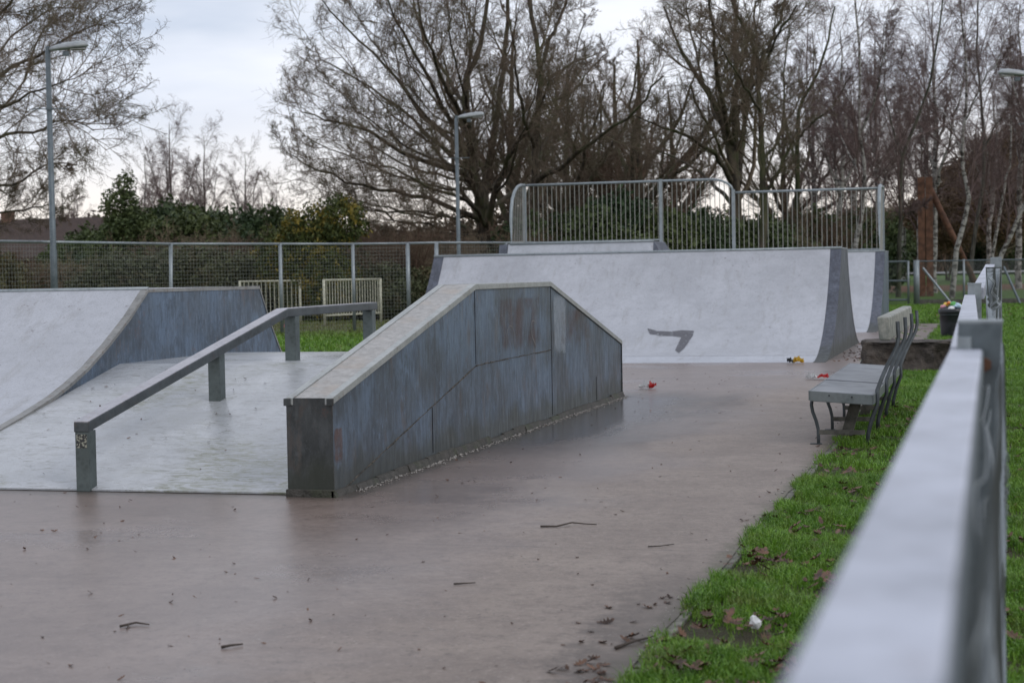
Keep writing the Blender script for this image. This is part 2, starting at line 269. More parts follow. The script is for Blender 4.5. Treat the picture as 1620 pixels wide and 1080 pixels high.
x, y, z = m.xyz(); c = m.mix(m.math('MULTIPLY', m.math('MULTIPLY', m.step(y, 38., 50.), m.step(x, -9., -12.)), m.step(m.noise(.9, 4), .25, .6, .35, .9)), c, (.13, .115, .05))
GRASS = m.done(c, .40, 0, .35); m.b.inputs['Subsurface Weight'].default_value = 0
m = M('meadow'); x, y, z = m.xyz(); n = m.noise(.5, 5, .65); n2 = m.noise(14, 5, .7); n3 = m.noise(90, 3, .7, sc=(1, .4, 1))
c = m.mix(m.step(n, .3, .7), (.040, .085, .012), (.075, .14, .018)); c = m.mix(m.math('MULTIPLY', m.step(n2, .5, .68), .6), c, (.055, .060, .02)); c = m.mix(m.math('MULTIPLY', m.step(n3, .45, .7), .5), c, (.09, .16, .03))
wild = m.math('MULTIPLY', m.step(y, 43., 50.), m.step(x, -10., -13.)); c = m.mix(m.math('MULTIPLY', wild, m.step(m.noise(1.2, 4), .3, .6, .4, .95)), c, (.085, .075, .035))
c = m.mix(m.math('MULTIPLY', m.step(m.math('ADD', y, m.math('MULTIPLY', n, 6)), 98., 104.), m.step(m.math('ADD', y, m.math('MULTIPLY', n, 6)), 117., 112.)), c, (.14, .075, .045))
c = m.mix(m.math('MULTIPLY', m.math('MULTIPLY', m.step(y, 27., 20.), m.step(x, -3., -2.)), .85), c, m.mix(n2, (.030, .022, .014), (.085, .060, .040))); c = m.mix(m.math('MULTIPLY', m.step(y, 180., 215.), .8), c, (.03, .035, .018)); m.bump(m.math('ADD', n2, n3), .9, .03); SOIL = m.done(c, .8, 0, .25)
DEADLEAF = plain('dead_oak_leaf', (.100, .050, .028), .6, var=.7, scale=16); WOODY = plain('twig_wood', (.05, .038, .03), .8); GRAVEL = plain('pale_grit', (.28, .26, .24), .8, var=.5, scale=60)

# ------------------------------------------------------------------ setting: ground, pavement, path
def gz(x, y): return np.where(y < 78, -.02, -.02+(y-78)*.0135)
xs = np.concatenate([np.linspace(-500, -60, 12), np.linspace(-56, 30, 44), np.linspace(40, 400, 12)]); ys = np.concatenate([np.linspace(-60, 0, 5), np.linspace(2, 120, 60), np.linspace(130, 700, 20)])
X, Y = np.meshgrid(xs, ys); Zg = gz(X, np.minimum(Y, 260)); Zg = Zg+np.where(Y > 95, .12*np.sin(X*.11)*np.cos(Y*.07), 0)
nx, ny = len(xs), len(ys); I = np.arange(nx*ny).reshape(ny, nx)
tag(link('ground', np_mesh('ground', np.stack([X, Y, Zg], -1), np.stack([I[:-1, :-1], I[:-1, 1:], I[1:, 1:], I[1:, :-1]], -1), smooth=True), SOIL), kind='structure')
poly = [(-40, -8)]+[(-1.335+rng.uniform(-.008, .008), yy) for yy in np.arange(-8, 48, .22)]+[(-1.4, 48.2), (-2.9, 48.4), (-11.5, 36)]+[(-11.3+rng.uniform(-.05, .05), yy) for yy in np.arange(35.5, 28, -.5)]+[(-40, 26.5)]
bm = bmesh.new(); fv = bm.faces.new([bm.verts.new((a, b, 0)) for a, b in poly]); bmesh.ops.triangulate(bm, faces=[fv]); me = bpy.data.meshes.new('pavement'); bm.to_mesh(me); bm.free()
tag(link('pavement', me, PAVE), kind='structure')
ks = MB(); yk = -6.
while yk < 24: ks.box((-1.355, yk+.004, -.08), (-1.292, yk+.908, -.006)); yk += .912
tag(ks.build('kerb', plain('mossy_edging', (.13, .125, .10), .8, var=.5, scale=14), bevel=.006), kind='structure')
# distant tarmac path curving through the park, and the pale strip behind the left fence
def strip(name, pts, w, mt, lift=.03):
    v = []; 
    for i, (a, b) in enumerate(pts): v += [(a, b-w/2, float(gz(a, np.float64(b-w/2)))+lift+.02), (a, b+w/2, float(gz(a, np.float64(b+w/2)))+lift+.02)]
    return tag(link(name, np_mesh(name, v, [(2*i, 2*i+2, 2*i+3, 2*i+1) for i in range(len(pts)-1)]), mt), kind='structure')
TARM = plain('grey_tarmac', (.20, .20, .20), .6)
strip('path', [(t, 150+.012*(t+5)**2) for t in np.linspace(-40, 30, 30)], 9, TARM, .15)
strip('footpath', [(t, 84+.02*t) for t in np.linspace(-70, -14, 20)], 4, TARM)

# ------------------------------------------------------------------ FUNBOX, LEDGE, RAIL, QUARTER
XR, XL_ = -4.37, -4.71       # ledge faces
def wall_prism(name, mt, parent, prof, x0, x1, bevel=0): return MB().prism(prof, x0, x1).build(name, mt, parent, bevel)
fb = tag(empty('funbox', (-6.3, 14, 0)), 'low wide pale funbox with bank and flat top left of the grind ledge', 'skate ramp')
def child(o, parent):
    o.parent = parent; o.matrix_parent_inverse = Matrix.Translation(-Vector(parent.location)); return o
y0, y1, y2, y3 = 11.17, 14.56, 16.85, 20.4; ZF = .745
o = MB().prism([(y0, .016), (y1, ZF), (y2, ZF), (y3, .016), (y3, .004), (y2, ZF-.02), (y1, ZF-.02), (y0, .004)], -14, XL_-.004).build('riding_surface', FUN, None); child(o, fb)
o = MB().prism([(y0+.06, .001), (y1, ZF-.024), (y2, ZF-.024), (y3-.06, .001)], -13.99, XL_-.008).build('base', DARKSIDE, None); child(o, fb)

ld = tag(empty('grind_ledge', (XR, 11.08, 0)), 'long dark blue steel grind ledge that rises, runs flat and drops', 'skate ramp')
a0, a1, a2, a3 = 11.08, 14.56, 17.25, 20.76; HE, HT = .686, 1.435; cap = .05
def topz(y): return HE+(HT-HE)*(y-a0)/(a1-a0) if y < a1 else HT if y < a2 else HT-(HT-HE)*(y-a2)/(a3-a2)
core = [(a0+.012, .0), (a0+.012, HE-cap), (a1, HT-cap), (a2, HT-cap), (a3-.012, HE-cap), (a3-.012, 0)]
child(MB().prism(core, XL_+.012, XR-.012).build('side_panel', SIDE, None), ld)
child(MB().box((XL_, a0, .0), (XR, a0+.010, HE-.002)).build('end_panel', DARKSIDE, None), ld)
child(MB().box((XL_, a3-.010, .0), (XR, a3, HE-.002)).build('end_panel', DARKSIDE, None), ld)
# angle edging right and left (an L section that wraps the edge), mottled top between
for (e0, e1, sgn) in ((XR-.052, XR+.004, 1), (XL_-.004, XL_+.052, -1)):
    mb = MB(); prof = [(a0-.006, HE-cap), (a1, HT-cap), (a2, HT-cap), (a3+.006, HE-cap), (a3+.006, HE), (a2, HT), (a1, HT), (a0-.006, HE)]
    mb.prism(prof, e0, e1); child(mb.build('edge_strip', EDGE, None, .004), ld)
child(MB().prism([(a0+.01, HE-cap), (a1, HT-cap), (a2, HT-cap), (a3-.01, HE-cap), (a3-.01, HE-.006), (a2, HT-.006), (a1, HT-.006), (a0+.01, HE-.006)], XL_+.054, XR-.054).build('top', LTOP, None), ld)
# seams on the right face: raised weld line following the funbox profile and vertical butt joints
mb = MB(); seam = [(11.25, .02), (12.6, .305), (14.56, .715), (15.2, .722), (17.25, .73)]
for (ya, za), (yb, zb) in zip(seam, seam[1:]):
    n = 10
    for i in range(n):
        t0, t1 = i/n, (i+1)/n
        mb.tube([(XR-.012, ya+(yb-ya)*t0, za+(zb-za)*t0+rng.normal(0, .002)), (XR-.012, ya+(yb-ya)*t1, za+(zb-za)*t1+rng.normal(0, .002))], rng.uniform(.0035, .0085), 5)
child(mb.build('weld_seam', plain('crumbling_sealant', (.060, .052, .042), .8, var=.9, scale=30), None), ld)
mb = MB()
GAP = plain('black_gap', (.01, .01, .01), .9)
for yy, za, zb in ((14.56, .73, HT-cap), (17.28, .06, HT-cap), (13.31, .08, .45), (19.35, .06, .33)): child(MB().box((XR-.0115, yy-.004, za), (XR-.0085, yy+.004, zb)).build('joint', GAP, None), ld)
# crumbling concrete strip along the foot
mb = MB(); yy = a0-.02
while yy < a3:
    L = rng.uniform(.25, .5); hgt = .055+rng.uniform(-.02, .015); w = rng.uniform(.015, .03)
    mb.prism([(XR-.011, -.01), (XR-.011, hgt), (XR+w*.4, hgt*.9), (XR+w+.01, -.01)], yy, min(yy+L, a3), 1); yy += L
child(mb.build('plinth', BASEC, None), ld)
mb = MB(); mb.box((XL_-.01, a0-.02, -.01), (XR+.012, a0-.001, .055)); child(mb.build('plinth', BASEC, None, .008), ld)
for (bx0, bx1) in ((XL_-.014, XL_+.036), (XR-.036, XR+.014)): child(MB().box((bx0, a0-.016, HE-.055), (bx1, a0-.001, HE-.004)).build('corner_plate', DARKSIDE, None, .003), ld)
# chalk scribbles and scuffs on the right face
def ribbon_x(mb, x, pts, w):
    for (ya, za), (yb, zb) in zip(pts, pts[1:]):
        d = Vector((yb-ya, zb-za)); d.normalize(); nrm = Vector((-d.y, d.x))*w/2
        mb.add([(x, ya+nrm.x, za+nrm.y), (x, ya-nrm.x, za-nrm.y), (x, yb-nrm.x, zb-nrm.y), (x, yb+nrm.x, zb+nrm.y)], [(0, 1, 2, 3)])
def face_patch(name, col, shape, x, parent, thr=(.5, .6), sc=(1, 6, 1), k=14):
    """thin stain sheet on the ledge side whose ragged outline comes from noise"""
    m = M(name); n = m.noise(k, 5, .7, sc=sc); (ya, yb, za, zb) = shape; X3, Y3, Z3 = m.xyz()
    ed = m.math('MULTIPLY', m.math('MULTIPLY', m.step(Y3, ya, ya+.25*(yb-ya)), m.step(Y3, yb, yb-.25*(yb-ya))), m.math('MULTIPLY', m.step(Z3, za, za+.35*(zb-za)), m.step(Z3, zb, zb-.15*(zb-za))))
    m.val(m.b.inputs['Alpha'], m.step(m.math('MULTIPLY', n, ed), thr[0], thr[1], 0, .48)); mt = m.done(col, .6)
    o = link(name, np_mesh(name, [(x, ya, za), (x, yb, za), (x, yb, zb), (x, ya, zb)], [(0, 1, 2, 3)]), mt); child(o, parent); return o
face_patch('white_scuff', (.42, .47, .52), (17.25, 18.05, .48, 1.38), XR-.0094, ld, (.34, .50), (1, 4, .8), 10)
face_patch('rust_stain', (.125, .075, .06), (14.9, 17.24, .62, 1.37), XR-.0092, ld, (.35, .68), (1, 1, .6), 3.6)
face_patch('rust_stain', (.14, .07, .05), (17.32, 19.4, .62, 1.18), XR-.0083, ld, (.37, .74), (1, 1, 1), 3.8)
face_patch('rust_stain', (.16, .075, .045), (11.09, 11.32, .16, .5), XR-.0083, ld, (.28, .62), (1, 1, 1), 9)
mb = MB()
def arc(cy, cz, ry, rz, a, b, n=9): return [(cy+ry*math.cos(rad(a+(b-a)*i/n)), cz+rz*math.sin(rad(a+(b-a)*i/n))) for i in range(n+1)]
ribbon_x(mb, XR-.0075, [(15.55, .80)]+arc(15.7, .93, .13, .10, 170, 0)+[(15.86, .80)], .010)
CHK = plain('faded_chalk', (.20, .20, .20), .9); child(mb.build('chalk_mark', CHK, None), ld); mb = MB()
ribbon_x(mb, XR-.0075, arc(16.55, .985, .10, .07, 30, 200)+[(16.52, .88), (16.60, .83), (16.66, .78)], .014)
child(mb.build('chalk_mark', CHK, None), ld)

# grind rail
gr = tag(empty('grind_rail', (-6.33, 11.2, 0)), 'square steel grind rail on four posts over the pale funbox', 'grind rail')
RX0, RX1 = -6.392, -6.272; rp = [(11.14, .505), (14.86, 1.235), (17.27, 1.245)]; th = .075
child(MB().prism(rp+[(y_, z_-th) for y_, z_ in rp[::-1]], RX0, RX1).build('rail', RAILM, None, .008), gr)
child(MB().prism([(y_, z_+.003) for y_, z_ in rp]+[(y_, z_-.004) for y_, z_ in rp[::-1]], RX0+.004, RX1-.004).build('worn_top', galv('worn_rail_top', (.25, .245, .27), (.36, .35, .375), .35, .3, .35), None), gr)
for py_, zb, zt in ((11.20, .0, .44), (13.42, .46, .885), (15.08, .70, 1.165), (17.17, .66, 1.165)):
    p = MB().box((RX0+.006, py_-.055, zb), (RX1-.006, py_+.055, zt)).build('post', POSTM, None, .006); child(p, gr)
    if zb == 0:
        st = MB(); m = M('faded_sticker'); n = m.noise(55, 2, .6); sk = m.done(m.mix(m.step(n, .46, .5), (.30, .30, .24), (.03, .03, .03)), .5)
        s_ = MB().box((RX0+.018, py_-.0570, .315), (RX1-.02, py_-.0552, .415)).build('sticker', sk, None); s_.parent = p
# raised quarter on the left, standing across the bank
qt = tag(empty('curved_bank_ramp', (-7.85, 15, 0)), 'raised curved ramp with dark steel side standing on the left of the funbox', 'skate ramp')
curve = [(12.0, .185), (12.5, .300), (12.92, .395), (13.35, .505), (13.65, .605), (13.98, .735), (14.36, .925), (14.79, 1.170), (15.16, 1.425)]
back = [(17.80, 1.425), (18.05, 1.06), (18.36, .69), (18.8, .33), (19.4, .1)]
prof = curve+back
child(MB().prism([(a, b+.012) for a, b in prof]+[(a, b-.02) for a, b in prof[::-1]], -13.8, -7.93).build('riding_surface', RIDE, None), qt)
child(MB().prism([(a, b+.014) for a, b in prof]+[(a, b-.02) for a, b in prof[::-1]], -7.928, -7.85).build('edge_strip', DIRTY, None), qt)
child(MB().prism([(a, b-.021) for a, b in prof[1:]]+[(19.4, .02), (16, .3), (13.0, .02)], -13.7, -7.858).build('side_panel', SIDE, None), qt)
child(MB().tube([(-13.8, 15.17, 1.437), (-7.86, 15.17, 1.437)], .024, 8).build('coping', GALV, None, smooth=True), qt)

# ------------------------------------------------------------------ big ramps
def arcprof(ya, yb, H, n=18):
    s_ = yb-ya; R_ = (s_*s_+H*H)/(2*H); return [(ya+s_*i/n, R_-math.sqrt(max(0, R_*R_-(s_*i/n)**2))) for i in range(n+1)]
def big_ramp(name, label, x0, x1, ya, yb, yc, yd, H, band=.42):
    """front transition ya..yb, flat to yc, back transition down to yd (yd None: vertical back)"""
    root = tag(empty(name, ((x0+x1)/2, yb, 0)), label, 'skate ramp')
    fr = arcprof(ya, yb, H)
    pr = list(fr)+([(yc, H)] if yd is None else [(yc+(yd-yc)*(1-(a-ya)/(yb-ya)), b) for a, b in arcprof(ya, yb, H)[::-1]])
    core = [(a, b-.014) for a, b in pr[1:-1 if yd else None]]
    lowest = [(pr[-1][0], .0), (ya+.2, .0)]
    child(MB().prism(core+lowest, x0+.01, x1-.01).build('side_panel', BAND if yd else SIDE, None), root)
    surf = lambda p_, t_=.012: [(a, b+.004) for a, b in p_]+[(a, b-t_) for a, b in p_[::-1]]
    fl = [q for q in fr]; seam_i = 4
    child(MB().prism(surf(fl[:seam_i+1]), x0+band, x1-band).build('base_plate', RIDE2, None), root)
    child(MB().prism(surf([(a+.012, b+.004) if i == 0 else (a, b) for i, (a, b) in enumerate(fl[seam_i:])]), x0+band, x1-band).build('riding_surface', RIDE, None), root)
    for (u, v) in ((x0, x0+band-.003), (x1-band+.003, x1)): child(MB().prism(surf(fl), u, v).build('edge_strip', BAND, None), root)
    child(MB().prism([(yb+.02, H+.004), (yc, H+.004), (yc, H-.01), (yb+.02, H-.01)], x0, x1).build('platform', RIDE2, None), root)
    if yd: child(MB().prism(surf(pr[len(fr):]), x0, x1).build('riding_surface', RIDE, None), root)
    child(MB().tube([(x0, yb, H-.006), (x1, yb, H-.006)], .03, 8).build('coping', GALV, None, smooth=True), root)
    return root
RIDE2 = riding('ramp_lower_paint', (.40, .415, .455), (.47, .487, .53), .5, False)
sp = big_ramp('spine_ramp', 'big pale grey ramp facing the empty pavement with a dark smear near its foot', -10.4, -2.62, 28.42, 31.9, 33.2, 36.4, 1.905, .20)
# dark smear on its face, lying on the curved steel
def on_arc(x, y, ya=28.42, yb=31.9, H=1.905): s_ = yb-ya; R_ = (s_*s_+H*H)/(2*H); return (x, y-.004, R_-math.sqrt(R_*R_-(y-ya)**2)+.010)
def pxarc(px, py):
    lo_, hi_ = 28.42, 31.9
    for _ in range(40):
        md = (lo_+hi_)/2; p = at(px, py, md)
        if p.z > on_arc(0, md)[2]: lo_ = md
        else: hi_ = md
    return at(px, py, lo_).x, lo_
def smear(name, pts, col, parent, amt=.8):
    P3 = [on_arc(*pxarc(a, b)) for a, b in pts]; bm = bmesh.new(); f_ = bm.faces.new([bm.verts.new(p) for p in P3]); bmesh.ops.triangulate(bm, faces=[f_]); me = bpy.data.meshes.new(name); bm.to_mesh(me); bm.free()
    m = M(name); n = m.noise(13, 5, .7); m.val(m.b.inputs['Alpha'], m.step(n, .32, .5, 0, amt)); o = link(name, me, m.done(col, .7)); child(o, parent)
smear('paint_smear', [(1024, 519), (1040, 523), (1060, 524), (1080, 522), (1098, 523), (1096, 531), (1090, 540), (1083, 550), (1074, 558), (1068, 554), (1072, 545), (1078, 533), (1064, 531), (1045, 531), (1028, 528)], (.12, .12, .135), sp, .85)
qr = big_ramp('quarter_pipe', 'rear quarter pipe with guard railing standing behind the big grey ramp', -13.05, -2.66, 42.0, 45.8, 47.6, None, 1.975, .24)
# extension riser, left part
EXR = -8.75; er = MB().prism([(45.72, 1.985), (45.86, 2.365), (47.55, 2.365), (47.55, 1.985)], -12.81, EXR).build('extension', RIDE2, None, .01); child(er, qr)
child(MB().prism([(45.70, 1.985), (45.84, 2.36), (47.5, 2.36), (47.5, 1.985)], -13.05, -12.82).build('edge_strip', BAND, None), qr)
child(MB().add([(EXR+.004, 45.72, 1.985), (EXR+.004, 47.5, 1.985), (EXR+.004, 45.86, 2.36), (EXR+.004, 47.5, 2.36), (EXR+.26, 45.75, 1.985), (EXR+.26, 47.5, 1.985)], [(0, 4, 2), (1, 3, 5), (2, 4, 5, 3), (0, 1, 5, 4), (0, 2, 3, 1)]).build('bevel', BAND, None), qr)
child(MB().tube([(-12.75, 45.85, 2.37), (EXR, 45.85, 2.37)], .028, 8).build('coping', GALV, None, smooth=True), qr)
# railing
ra = tag(empty('guard_railing', (-8, 47.4, 1.98)), 'tall barred steel guard railing along the back of the rear quarter pipe', 'railing')
YB = 47.42; xl, xm, xd, xr_ = at(809, 380, 45.95).x, at(1045, 300, YB).x, at(1160, 305, YB).x, at(1396, 300, YB).x
z_hi = lambda x: 4.05; z_lo = 3.69
hx = at(1122, 285, YB).x
def topc(x):
    if x <= hx: return 4.05
    if x >= xd: return z_lo
    t = (x-hx)/(xd-hx); return z_lo+(4.05-z_lo)*math.sqrt(max(0, 1-t*t))*1.0 if t < 1 else z_lo
pts = [(xl+.02, YB, 4.05), (xm, YB, 4.05), (hx, YB, 4.05)]+[(x, YB, topc(x)) for x in np.linspace(hx, xd, 12)[1:]]
child(MB().tube(pts, .035, 8).build('top_rail', GALV, None, smooth=True), ra)
child(MB().tube([(xd, YB, z_lo-.02), (xr_, YB, z_lo-.02)], .035, 8).build('top_rail', GALV, None, smooth=True), ra)
cl = [(xl, 45.95, 2.3), (xl, 45.95, 3.0), (xl, 46.0, 3.35), (xl, 46.14, 3.62), (xl, 46.38, 3.84), (xl, 46.7, 3.98), (xl, 47.05, 4.04), (xl, YB, 4.05)]
child(MB().tube(cl, .045, 8).build('side_return', GALV, None, smooth=True), ra)
crr = [(xr_, 45.95, 1.98), (xr_, 45.95, 3.1), (xr_, 46.0, 3.4), (xr_, 46.2, 3.62), (xr_, 46.5, 3.69), (xr_, YB, 3.69)]
child(MB().tube(crr, .05, 8).build('side_return', GALV, None, smooth=True), ra)
for x, zt, zb in ((xl+.0, 4.05, 2.0), (xm, 4.10, 1.95), (xd, 3.75, 1.95), (xr_, 3.73, 1.0)):
    child(MB().box((x-.045, YB-.04, zb), (x+.045, YB+.04, zt)).build('post', GALV, None, .006), ra)
child(MB().box((xl+.05, YB-.02, 2.41), (xm-.05, YB+.02, 2.45)).build('bottom_rail', GALV, None), ra); child(MB().box((xm+.05, YB-.02, 2.02), (xr_-.05, YB+.02, 2.06)).build('bottom_rail', GALV, None), ra)
bar = None
def add_bar(x, y, z0, z1):
    o = MB().tube([(x, y, z0), (x, y, z1)], .0105, 5, False).build('baluster', CREAMG, None); child(o, ra)
CREAMG = galv('baluster_steel', (.20, .20, .185), (.28, .275, .25), .5, .2)
x = xl+.14
while x < xr_-.05:
    if min(abs(x-q) for q in (xm, xd)) > .05: add_bar(x, YB, 2.44 if x < xm else 2.05, topc(x)-.02 if x < xd else z_lo-.03)
    x += .132
for y_ in np.arange(46.08, 47.35, .18):
    add_bar(xl, y_, 2.38, np.interp(y_, [45.95, 46.0, 46.14, 46.38, 46.7, 47.05, 48], [3.0, 3.35, 3.62, 3.84, 3.98, 4.04, 4.05])); 
for y_ in np.arange(46.08, 47.35, .132): add_bar(xr_, y_, 2.0, np.interp(y_, [45.95, 46.0, 46.2, 46.5, 48], [3.1, 3.4, 3.62, 3.69, 3.69]))

# ------------------------------------------------------------------ bench
bn = tag(empty('bench', (-1.25, 16.6, 0)), 'long grey bench with curved iron straps beside the grass edge', 'bench')
BX0, BX1, BY0, BY1 = -1.515, -.965, 14.88, 19.3
def slab(x0, x1, y0_, y1_, z0, z1, drop, name, mt):
    v = [(x0, y0_, z0), (x1, y0_, z0-drop), (x1, y1_, z0-drop), (x0, y1_, z0), (x0, y0_, z1), (x1, y0_, z1-drop), (x1, y1_, z1-drop), (x0, y1_, z1)]
    o = MB().add(v, [(0,3,2,1),(4,5,6,7),(0,1,5,4),(1,2,6,5),(2,3,7,6),(3,0,4,7)]).build(name, mt, None, .008); child(o, bn); return o
L3 = (BY1-BY0-.05)/3
for i in range(3): slab(BX0+.012, BX1-.012, BY0+.02+i*L3, BY0+.02+i*(L3)+L3-.035, .42, (.474, .482, .476)[i], .035, 'seat_board', BENCHSEAT)
for (x0, x1, d0) in ((BX0, BX0+.011, 0), (BX1-.011, BX1, .035)): slab(x0, x1, BY0, BY1, .39-d0, .476-d0, 0, 'seat_frame', SEATEDGE)
for yy in (BY0, BY1-.012): slab(BX0+.0115, BX1-.0115, yy, yy+.012, .385, .475, .035, 'seat_frame', SEATEDGE)
bo = MB()
for xx, zz in ((-1.34, .433), (-1.15, .42)): bo.tube([(xx, BY0-.006, zz), (xx, BY0+.002, zz)], .008, 8)
child(bo.build('bolt', BLACK, None), bn)
child(MB().add([(-.938+dx*.85, y_, z_) for dx, y_, z_ in ((0,15.2,.885),(.115,15.2,.885),(.115,19.55,.885),(0,19.55,.885),(-.02,15.2,1.09),(.10,15.2,1.09),(.10,19.55,1.09),(-.02,19.55,1.09))], [(0,3,2,1),(4,5,6,7),(0,1,5,4),(1,2,6,5),(2,3,7,6),(3,0,4,7)]).build('backrest', BACKR, None, .02, seg=3), bn)
STR = [at(px, py, Y_) for px, py, Y_ in ((1419, 509, 15.42), (1420.5, 533, 15.42), (1418, 548, 15.36), (1411, 563, 15.28), (1403, 578, 15.2), (1395, 596, 15.1), (1390.5, 618, 15.03), (1391, 640, 15.0), (1382, 664, 15.0), (1376, 688, 15.0), (1375, 706, 15.0))]
for yy in (15.05, 16.4, 17.75, 19.05):
    P_ = [(q.x-(.02 if j > 5 else 0), q.y+yy-14.95, max(q.z, 0)) for j, q in enumerate(STR)]
    child(MB().tube(P_, .020, 6, flat=.6).build('back_strap', STRAP, None, smooth=True), bn)
    P_ = [(-1.500, yy, .40), (-1.508, yy, .34), (-1.497, yy, .28), (-1.468, yy, .20), (-1.452, yy, .13), (-1.45, yy, .06), (-1.45, yy, .0)]
    child(MB().tube(P_, .016, 6).build('leg', STRAP, None, smooth=True), bn)
    child(MB().box((-1.52, yy-.02, 0), (-1.42, yy+.02, .010)).build('foot', STRAP, None, .003), bn)
    child(MB().box((-1.45, yy-.012, .085), (-1.055, yy+.012, .125)).build('stretcher', DKWOOD, None, .003), bn)
for yy in (15.6, 17.9):
    o = MB().add([(-1.31, yy, .02), (-1.21, yy, .02), (-1.10, yy, .40), (-1.20, yy, .40), (-1.31, yy+.06, .02), (-1.21, yy+.06, .02), (-1.10, yy+.06, .40), (-1.20, yy+.06, .40)], [(0,1,2,3),(7,6,5,4),(0,4,5,1),(1,5,6,2),(2,6,7,3),(3,7,4,0)]).build('brace', DKWOOD, None, .004); child(o, bn)

# stone block behind the bench
def rough_block(name, lo, hi, n, amp, mt, label, cat, seed):
    r_ = np.random.default_rng(seed); bm = bmesh.new(); bmesh.ops.create_cube(bm, size=1); bmesh.ops.subdivide_edges(bm, edges=bm.edges[:], cuts=n, use_grid_fill=True)
    c = [(lo[i]+hi[i])/2 for i in range(3)]; s_ = [hi[i]-lo[i] for i in range(3)]
    from mathutils import noise as mn
    for v in bm.verts:
        p = Vector((v.co.x*s_[0], v.co.y*s_[1], v.co.z*s_[2])); q = mn.noise(p*3.1+Vector((seed, 0, 0)))*amp+mn.noise(p*9)*amp*.5
        k = 1 if v.co.z < .45 else .12; v.co = p+Vector((v.co.x*q*2*k, v.co.y*q*2*k, v.co.z*q*.5))
    me = bpy.data.meshes.new(name); bm.to_mesh(me); bm.free(); o = link(name, me, mt); o.location = c; return tag(o, label, cat)
rough_block('stone_block', (-1.84, 26.0, -.05), (-.42, 26.85, .425), 16, .16, STONE, 'dark rough-hewn stone block in the grass just behind the bench', 'stone block', 3)

# ------------------------------------------------------------------ litter bin
bi = tag(empty('litter_bin', (-.84, 38.8, 0)), 'black round litter bin overflowing with wrappers behind the stone block', 'litter bin')
mb = MB(); prof = [(0, .23), (.03, .235), (.30, .25), (.50, .262), (.515, .285), (.60, .285), (.615, .265), (.56, .25)]
k = 24; vs = []; 
for z_, r_ in prof: vs += [(r_*math.cos(2*math.pi*j/k), r_*math.sin(2*math.pi*j/k), z_) for j in range(k)]
mb.add(vs, [(i*k+j, i*k+(j+1) % k, (i+1)*k+(j+1) % k, (i+1)*k+j) for i in range(len(prof)-1) for j in range(k)]+[tuple(range(k))]); mb.build('body', BLACK, bi, smooth=True)
mb = MB(); mb.tube([(.262*math.cos(a), .262*math.sin(a), .49) for a in np.linspace(0, 2*math.pi, 25)], .006, 5, False); mb.build('band', GALVD, bi)
def crumple(name, c, r, mt, seed, flat=1., parent=None, sub=2):
    r_ = np.random.default_rng(seed); bm = bmesh.new(); bmesh.ops.create_icosphere(bm, subdivisions=sub, radius=1)
    from mathutils import noise as mn
    for v in bm.verts:
        q = 1+.45*mn.noise(v.co*2.2+Vector((seed*3.7, 0, 0)))+r_.normal(0, .07); v.co = Vector((v.co.x*r[0]*q, v.co.y*r[1]*q, v.co.z*r[2]*q))
    me = bpy.data.meshes.new(name); bm.to_mesh(me); bm.free(); o = link(name, me, mt, parent); o.location = c; o.rotation_euler = (r_.uniform(-.3, .3), r_.uniform(-.3, .3), r_.uniform(0, 6)); return o
cols = {'orange': (.75, .22, .04), 'yellow': (.72, .50, .06), 'green': (.10, .35, .08), 'white': (.68, .68, .68), 'pink': (.72, .32, .38), 'pale blue': (.45, .60, .72), 'black': (.02, .02, .022), 'red': (.55, .03, .03)}
LM = {k_: plain('wrapper_'+k_.replace(' ', '_'), v_, .35, var=.12) for k_, v_ in cols.items()}
cr_ = [('orange', -.06, .0, .735, .055, 'orange wrapper topmost in the black litter bin'), ('yellow', -.12, .05, .70, .07, 'yellow wrapper beside the orange one in the litter bin'), ('green', .04, -.05, .72, .08, 'green packet lying in the middle of the litter bin'), ('white', .0, -.16, .62, .08, 'white paper at the front of the litter bin'), ('pale blue', .12, -.10, .68, .085, 'pale blue wrapper right of the green packet in the bin'), ('pink', -.19, -.05, .66, .06, 'pink cup hanging over the left rim of the bin'), ('white', .19, -.02, .65, .075, 'white bag at the right rim of the litter bin'), ('pink', .15, .12, .68, .06, 'pink wrapper at the back right of the litter bin')]
for i, (cn, x_, y_, z_, r_, lb) in enumerate(cr_): tag(crumple('wrapper', (-.84+x_, 38.8+y_, z_), (r_, r_*.8, r_*.7), LM[cn], 11+i), lb, 'litter', 'wrappers heaped in the litter bin')
tag(crumple('bin_bag', (-.84, 38.8, .60), (.235, .235, .07), LM['black'], 4, sub=3), 'black bag liner puffed up under the wrappers in the bin', 'bin liner')
# ------------------------------------------------------------------ litter on the ground
def flatlit(name, c, s_, mt, seed, label, second=None, rz=0):
    """crumpled sheet with real folds and thickness"""
    r_ = np.random.default_rng(seed); n = 9; bm = bmesh.new(); g = [[None]*n for _ in range(n)]
    for i in range(n):
        for j in range(n):
            g[i][j] = bm.verts.new(((i/(n-1)-.5)*s_[0]*(1+r_.normal(0, .06)), (j/(n-1)-.5)*s_[1]*(1+r_.normal(0, .06)), abs(r_.normal(0, 1))*s_[2]*.5+.5*s_[2]*abs(math.sin(i*1.3+seed)*math.cos(j*.9))))
    for i in range(n-1):
        for j in range(n-1):
            f_ = bm.faces.new((g[i][j], g[i+1][j], g[i+1][j+1], g[i][j+1])); f_.material_index = 1 if second and i > n*.5 else 0
    bmesh.ops.solidify(bm, geom=bm.faces[:], thickness=.002); me = bpy.data.meshes.new(name); bm.to_mesh(me); bm.free()
    o = link(name, me, [mt]+([second] if second else [])); o.location = c; o.rotation_euler = (0, 0, rz); return tag(o, label, 'litter')
